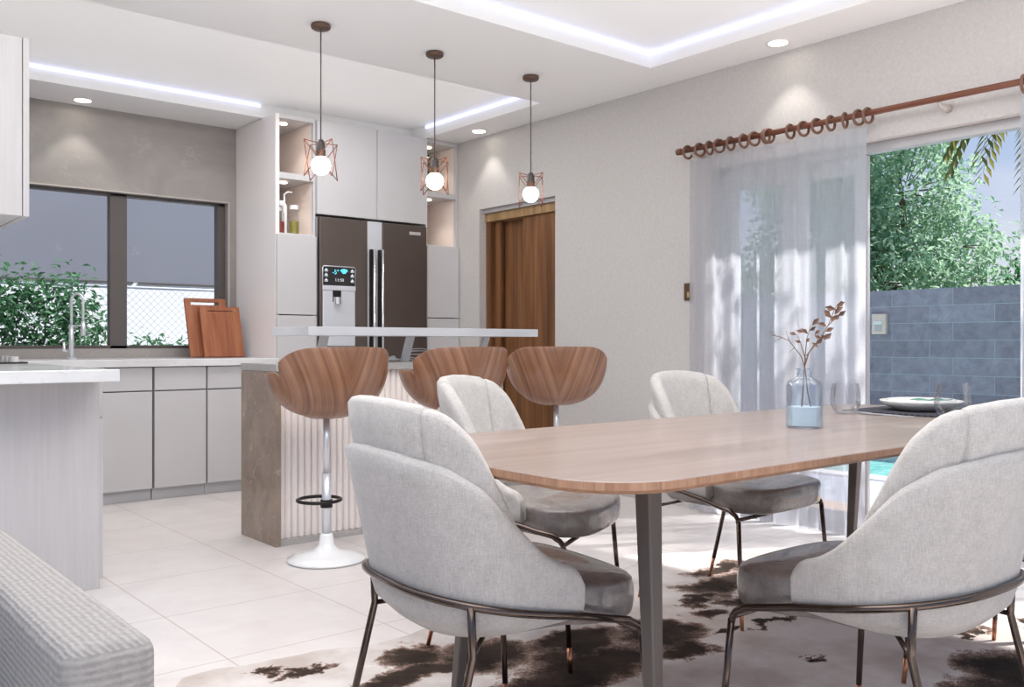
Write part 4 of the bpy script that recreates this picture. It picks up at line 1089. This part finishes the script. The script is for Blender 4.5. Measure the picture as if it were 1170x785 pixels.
def tree(name, label, base, h_tr, blobs, nleaf, mat, L, seed, cat='tree', grp=None, trunk=.09, droop=.2):
    t = thing(name, label, cat, base, 0, grp); r_ = random.Random(seed)
    tr = MB(); zc = Vector((0, 0, h_tr))
    tr.tube([(0, 0, 0), (.03, -.02, h_tr*.5), (0, .03, h_tr)], [trunk, trunk*.8, trunk*.6], 8)
    cr = MB()
    tot = sum(b[3]*b[4]*b[5] for b in blobs)
    for (cx_, cy_, cz_, rx_, ry_, rz_) in blobs:
        c_ = Vector((cx_, cy_, cz_)); mid = (zc+c_)*.5+Vector((r_.uniform(-.1, .1), r_.uniform(-.1, .1), 0))
        tr.tube([zc*.9, mid, c_], [trunk*.5, trunk*.3, trunk*.12], 6)
        n = int(nleaf*rx_*ry_*rz_/tot)
        nsub = max(3, n//26)
        for q in range(nsub):
            # twig clusters spread through the crown volume, denser outside
            d = Vector((r_.gauss(0, 1), r_.gauss(0, 1), r_.gauss(0, 1))).normalized(); k = r_.uniform(.25, 1)**.5
            cc = c_+Vector((d.x*rx_*k, d.y*ry_*k, d.z*rz_*k))
            if q % 5 == 0: tr.tube([c_+(cc-c_)*.2, cc], [trunk*.10, trunk*.05], 4)
            for i in range(26):
                p = cc+Vector((r_.gauss(0, 1), r_.gauss(0, 1), r_.gauss(0, .8)))*L*1.3
                dd = (p-cc).normalized()*.6+Vector((r_.uniform(-1, 1), r_.uniform(-1, 1), r_.uniform(-1, .5)-droop))
                cr.leaf(p, dd, Vector((r_.uniform(-1, 1), r_.uniform(-1, 1), 1)), L*r_.uniform(.7, 1.3), L*.5, .25)
    tr.build('trunk', 'bark', t, smooth=True); cr.build('crown', mat, t)
    return t
G = 'trees beyond the garden wall'
tree('garden_tree', 'large pale green leafy tree beyond the garden wall', (12.3, 6.2, -.3), 1.7,
     [(0, .1, 3.4, 1.0, .95, 1.0), (-.3, .9, 3.0, 1.0, 1.0, 1.0), (.1, -.6, 2.6, .6, .6, .6), (0, .2, 4.6, .9, .9, .7), (-.5, .2, 2.1, 1.0, 1.3, .7), (.2, -.9, 1.95, .5, .55, .4), (.2, 1.6, 4.0, .9, 1.0, .9), (-.2, 1.8, 2.2, .9, .9, .7)], 24000, 'leaf_tree', .105, 21, grp=G)
tree('garden_tree', 'dark green bushy tree beyond the garden wall, at the right edge of the window view', (14.2, 4.95, -.3), 1.5,
     [(0, 0, 2.3, .65, .5, .6), (0, -.55, 2.9, .7, .65, .6), (0, .4, 2.0, .55, .5, .4)], 7000, 'leaf_dark', .10, 22, grp=G)
tree('garden_tree', 'leafy tree beyond the garden wall seen only through the sheer curtain', (12.5, 11.0, -.3), 1.7,
     [(0, 0, 3.2, 1.2, 1.2, 1.1), (0, 1.2, 2.6, 1.1, 1.2, 1.0), (0, -.8, 2.4, .9, .9, .8), (-.2, .4, 4.3, .9, .9, .7)], 7000, 'leaf_tree', .12, 23, grp=G)
tree('garden_tree', 'small garden tree beside the pool, out at the right, shading the sheer curtain', (6.1, .9, 0), 2.3,
     [(0, .5, 2.9, .5, .6, .35), (.1, 1.3, 2.95, .5, .5, .35), (-.2, 2.0, 3.0, .35, .4, .3), (.3, -.2, 2.9, .4, .4, .3)], 1500, 'leaf_tree', .09, 25, trunk=.05)
# palm: drooping fronds at the top right of the glass opening
t = thing('palm_tree', 'palm tree with drooping fronds at the top right of the window', 'palm', (11.0, 4.05, -.3))
MB().tube([(0, 0, 0), (.05, 0, 2.2), (0, 0, 4.35)], [.14, .11, .09], 10).build('trunk', 'bark', t, smooth=True)
pf = MB(); rp = random.Random(4)
for k in range(11):
    a = 2*PI*k/11+rp.uniform(-.1, .1); el = rp.uniform(.1, .7); pts = []
    for j in range(12):
        u = j/11; pts.append(Vector((math.cos(a)*u*.95, math.sin(a)*u*.95, 4.35+el*u*.8-1.25*u*u)))
    pf.tube(pts, [.012*(1-.8*j/11) for j in range(12)], 4)
    for j in range(2, 12):
        for q in (0, .5):
            p = pts[j] if q == 0 else (pts[j]+pts[j-1])*.5
            tdir = (pts[j]-pts[j-1]).normalized(); sd = tdir.cross(UP).normalized()
            for sg in (-1, 1): pf.leaf(p, tdir*.7+sd*sg*.8+Vector((0, 0, -.45)), UP, .38*(1-.45*j/11), .055, .1)
pf.build('fronds', 'leaf_palm', t)

# ------------------------------------------------------------------ outside, kitchen window
struct(bx('alley_paving', 'paving', -6, 4.52, 6.84, 13, -.30, -.02))
t = thing('neighbour_house', 'blue grey cladding of the house outside the kitchen window', 'house', (2.4, 9.0, 0))
bx('upper_cladding', 'neighbour_upper', -6.4, 5.6, 0, .08, 1.585, 4.6, t)
bx('eaves_trim', 'frame_dark', -6.4, .40, -.015, .08, 1.565, 1.584, t)
bx('eaves_trim', 'frame_dark', .45, 5.6, -.015, .08, 1.565, 1.584, t)
bx('lower_wall', 'neighbour_lower', -6.4, 5.6, .004, .2, -.019, 1.5849, t)
t = thing('chain_link_fence', 'diamond wire mesh fence below the blue grey house', 'fence', (0, 8.75, 0))
fm = MB(); s_ = .066; z0, z1 = .25, 1.50; Lh = z1-z0
for k in range(int(3.2/s_)):
    x = 1.3+k*s_
    for sg in (-1, 1):
        fm.tube([(x if sg > 0 else x+Lh*.0, 0, z0), (x+sg*Lh, 0, z1)], .0022, 3)
fm.build('wire_mesh', 'fence_wire', t)
for x in (.2, 5.2): MB().tube([(x, .02, -.02), (x, .02, 1.55)], .02, 10).build('post', 'fence_wire', t, smooth=True)
MB().tube([(.2, .02, 1.52), (5.2, .02, 1.52)], .012, 8).build('top_rail', 'fence_wire', t, smooth=True)
def shrub(label, base, blobs, n, seed, L=.075):
    return tree('shrub', label, base, .5, blobs, n, 'leaf_shrub', L, seed, 'shrub', 'shrubs outside the kitchen window', .02, .1)
shrub('broad leafy shrub outside the left pane of the kitchen window', (1.55, 8.0, -.02), [(-.25, 0, 1.05, .42, .18, .5), (.25, 0, 1.12, .42, .18, .46), (.55, .05, .95, .25, .15, .38), (.1, 0, 1.45, .45, .14, .16), (-.6, 0, 1.2, .4, .2, .42), (0, 0, .5, .8, .2, .4)], 9000, 31, .062)
shrub('low leafy shrub outside the right pane of the kitchen window', (2.75, 8.35, -.02), [(0, 0, .75, .38, .15, .28), (.45, 0, .66, .4, .15, .28), (.62, 0, 1.0, .10, .08, .12)], 2200, 32, .06)

# ------------------------------------------------------------------ light
w = bpy.data.worlds.new('world'); SC.world = w; w.use_nodes = True
wt = w.node_tree; wn = wt.nodes; wl = wt.links
bg = wn['Background']; tc = wn.new('ShaderNodeTexCoord'); sp = wn.new('ShaderNodeSeparateXYZ'); wl.new(tc.outputs['Generated'], sp.inputs[0])
mr = wn.new('ShaderNodeValToRGB'); e = mr.color_ramp.elements
e[0].position = .0; e[0].color = (5.6, 5.54, 5.5, 1); e[1].position = 1; e[1].color = (.2, .3, .55, 1)  # glowing lower half of the world, added as uplight for the ceiling
x = e.new(.22); x.color = (3.6, 3.57, 3.54, 1); x = e.new(.33); x.color = (1.1, 1.09, 1.08, 1); x = e.new(.49); x.color = (.66, .655, .65, 1); x = e.new(.51); x.color = (.60, .61, .63, 1); x = e.new(.58); x.color = (.38, .46, .62, 1); x = e.new(.66); x.color = (.24, .36, .60, 1)
ma = wn.new('ShaderNodeMath'); ma.operation = 'MULTIPLY_ADD'; ma.inputs[1].default_value = .5; ma.inputs[2].default_value = .5
wl.new(sp.outputs[2], ma.inputs[0]); wl.new(ma.outputs[0], mr.inputs[0])
mpn = wn.new('ShaderNodeMapping'); mpn.inputs['Scale'].default_value = (1, 1, 2.6); wl.new(tc.outputs['Generated'], mpn.inputs[0])
nz = wn.new('ShaderNodeTexNoise'); nz.inputs['Scale'].default_value = 2.6; nz.inputs['Detail'].default_value = 6; wl.new(mpn.outputs[0], nz.inputs['Vector'])
cr = wn.new('ShaderNodeValToRGB'); cr.color_ramp.elements[0].position = .48; cr.color_ramp.elements[1].position = .72; wl.new(nz.outputs['Fac'], cr.inputs[0])
mx = wn.new('ShaderNodeMix'); mx.data_type = 'RGBA'; wl.new(cr.outputs[0], mx.inputs[0]); wl.new(mr.outputs[0], mx.inputs[6]); mx.inputs[7].default_value = (.66, .68, .72, 1)
wl.new(mx.outputs[2], bg.inputs[0]); bg.inputs[1].default_value = .85
sun = bpy.data.lights.new('sun', 'SUN'); sun.energy = 5.4; sun.angle = R(1.2); sun.color = (1, .98, .95)
so = bpy.data.objects.new('sun', sun); C.objects.link(so)
so.rotation_euler = Vector((-.58, .30, -.76)).to_track_quat('-Z', 'Y').to_euler()
def area(name, loc, size, energy, rot=(0, 0, 0), color=(1, 1, 1)):
    l = bpy.data.lights.new(name, 'AREA'); l.shape = 'RECTANGLE'; l.size, l.size_y = size; l.energy = energy; l.color = color
    o = bpy.data.objects.new(name, l); C.objects.link(o); o.location = loc; o.rotation_euler = rot; return o
# the cove lighting of the two ceiling trays
area('dining_cove_lamp', (1.78, 1.9, ZT-.075), (4.4, 3.3), 3.2, rot=(PI, 0, 0), color=(1, .98, .97))
area('kitchen_cove_lamp', (2.29, 5.39, ZT-.075), (3.5, 1.5), 2.2, rot=(PI, 0, 0), color=(1, .98, .97))

area('dining_fill_lamp', (1.6, 1.65, ZT-.012), (2.8, 2.0), 37, color=(1, 1, .99))  # added downward fill for the dining area, no such fitting in the tray
area('kitchen_fill_lamp', (2.2, 5.15, ZT-.012), (2.6, .7), 19, color=(1, 1, .99))  # added downward fill for the kitchen, not part of the cove

# ------------------------------------------------------------------ camera
f_px = 1047.0
cam = bpy.data.cameras.new('camera'); cam.sensor_width = 36; cam.lens = 36*f_px/1170
co = bpy.data.objects.new('camera', cam); C.objects.link(co)
co.location = (0, 0, 1.0); co.rotation_euler = (PI/2, 0, -math.atan(871/1047)); cam.clip_start = .05; cam.clip_end = 200
cam.dof.use_dof = False
SC.camera = co
SC.view_settings.view_transform = 'Standard'; SC.view_settings.look = 'None'; SC.view_settings.gamma = 1; SC.view_settings.use_curve_mapping = False
SC.view_settings.exposure = .66
SC.cycles.use_denoising = True
SC.cycles.max_bounces = 8; SC.cycles.transparent_max_bounces = 16
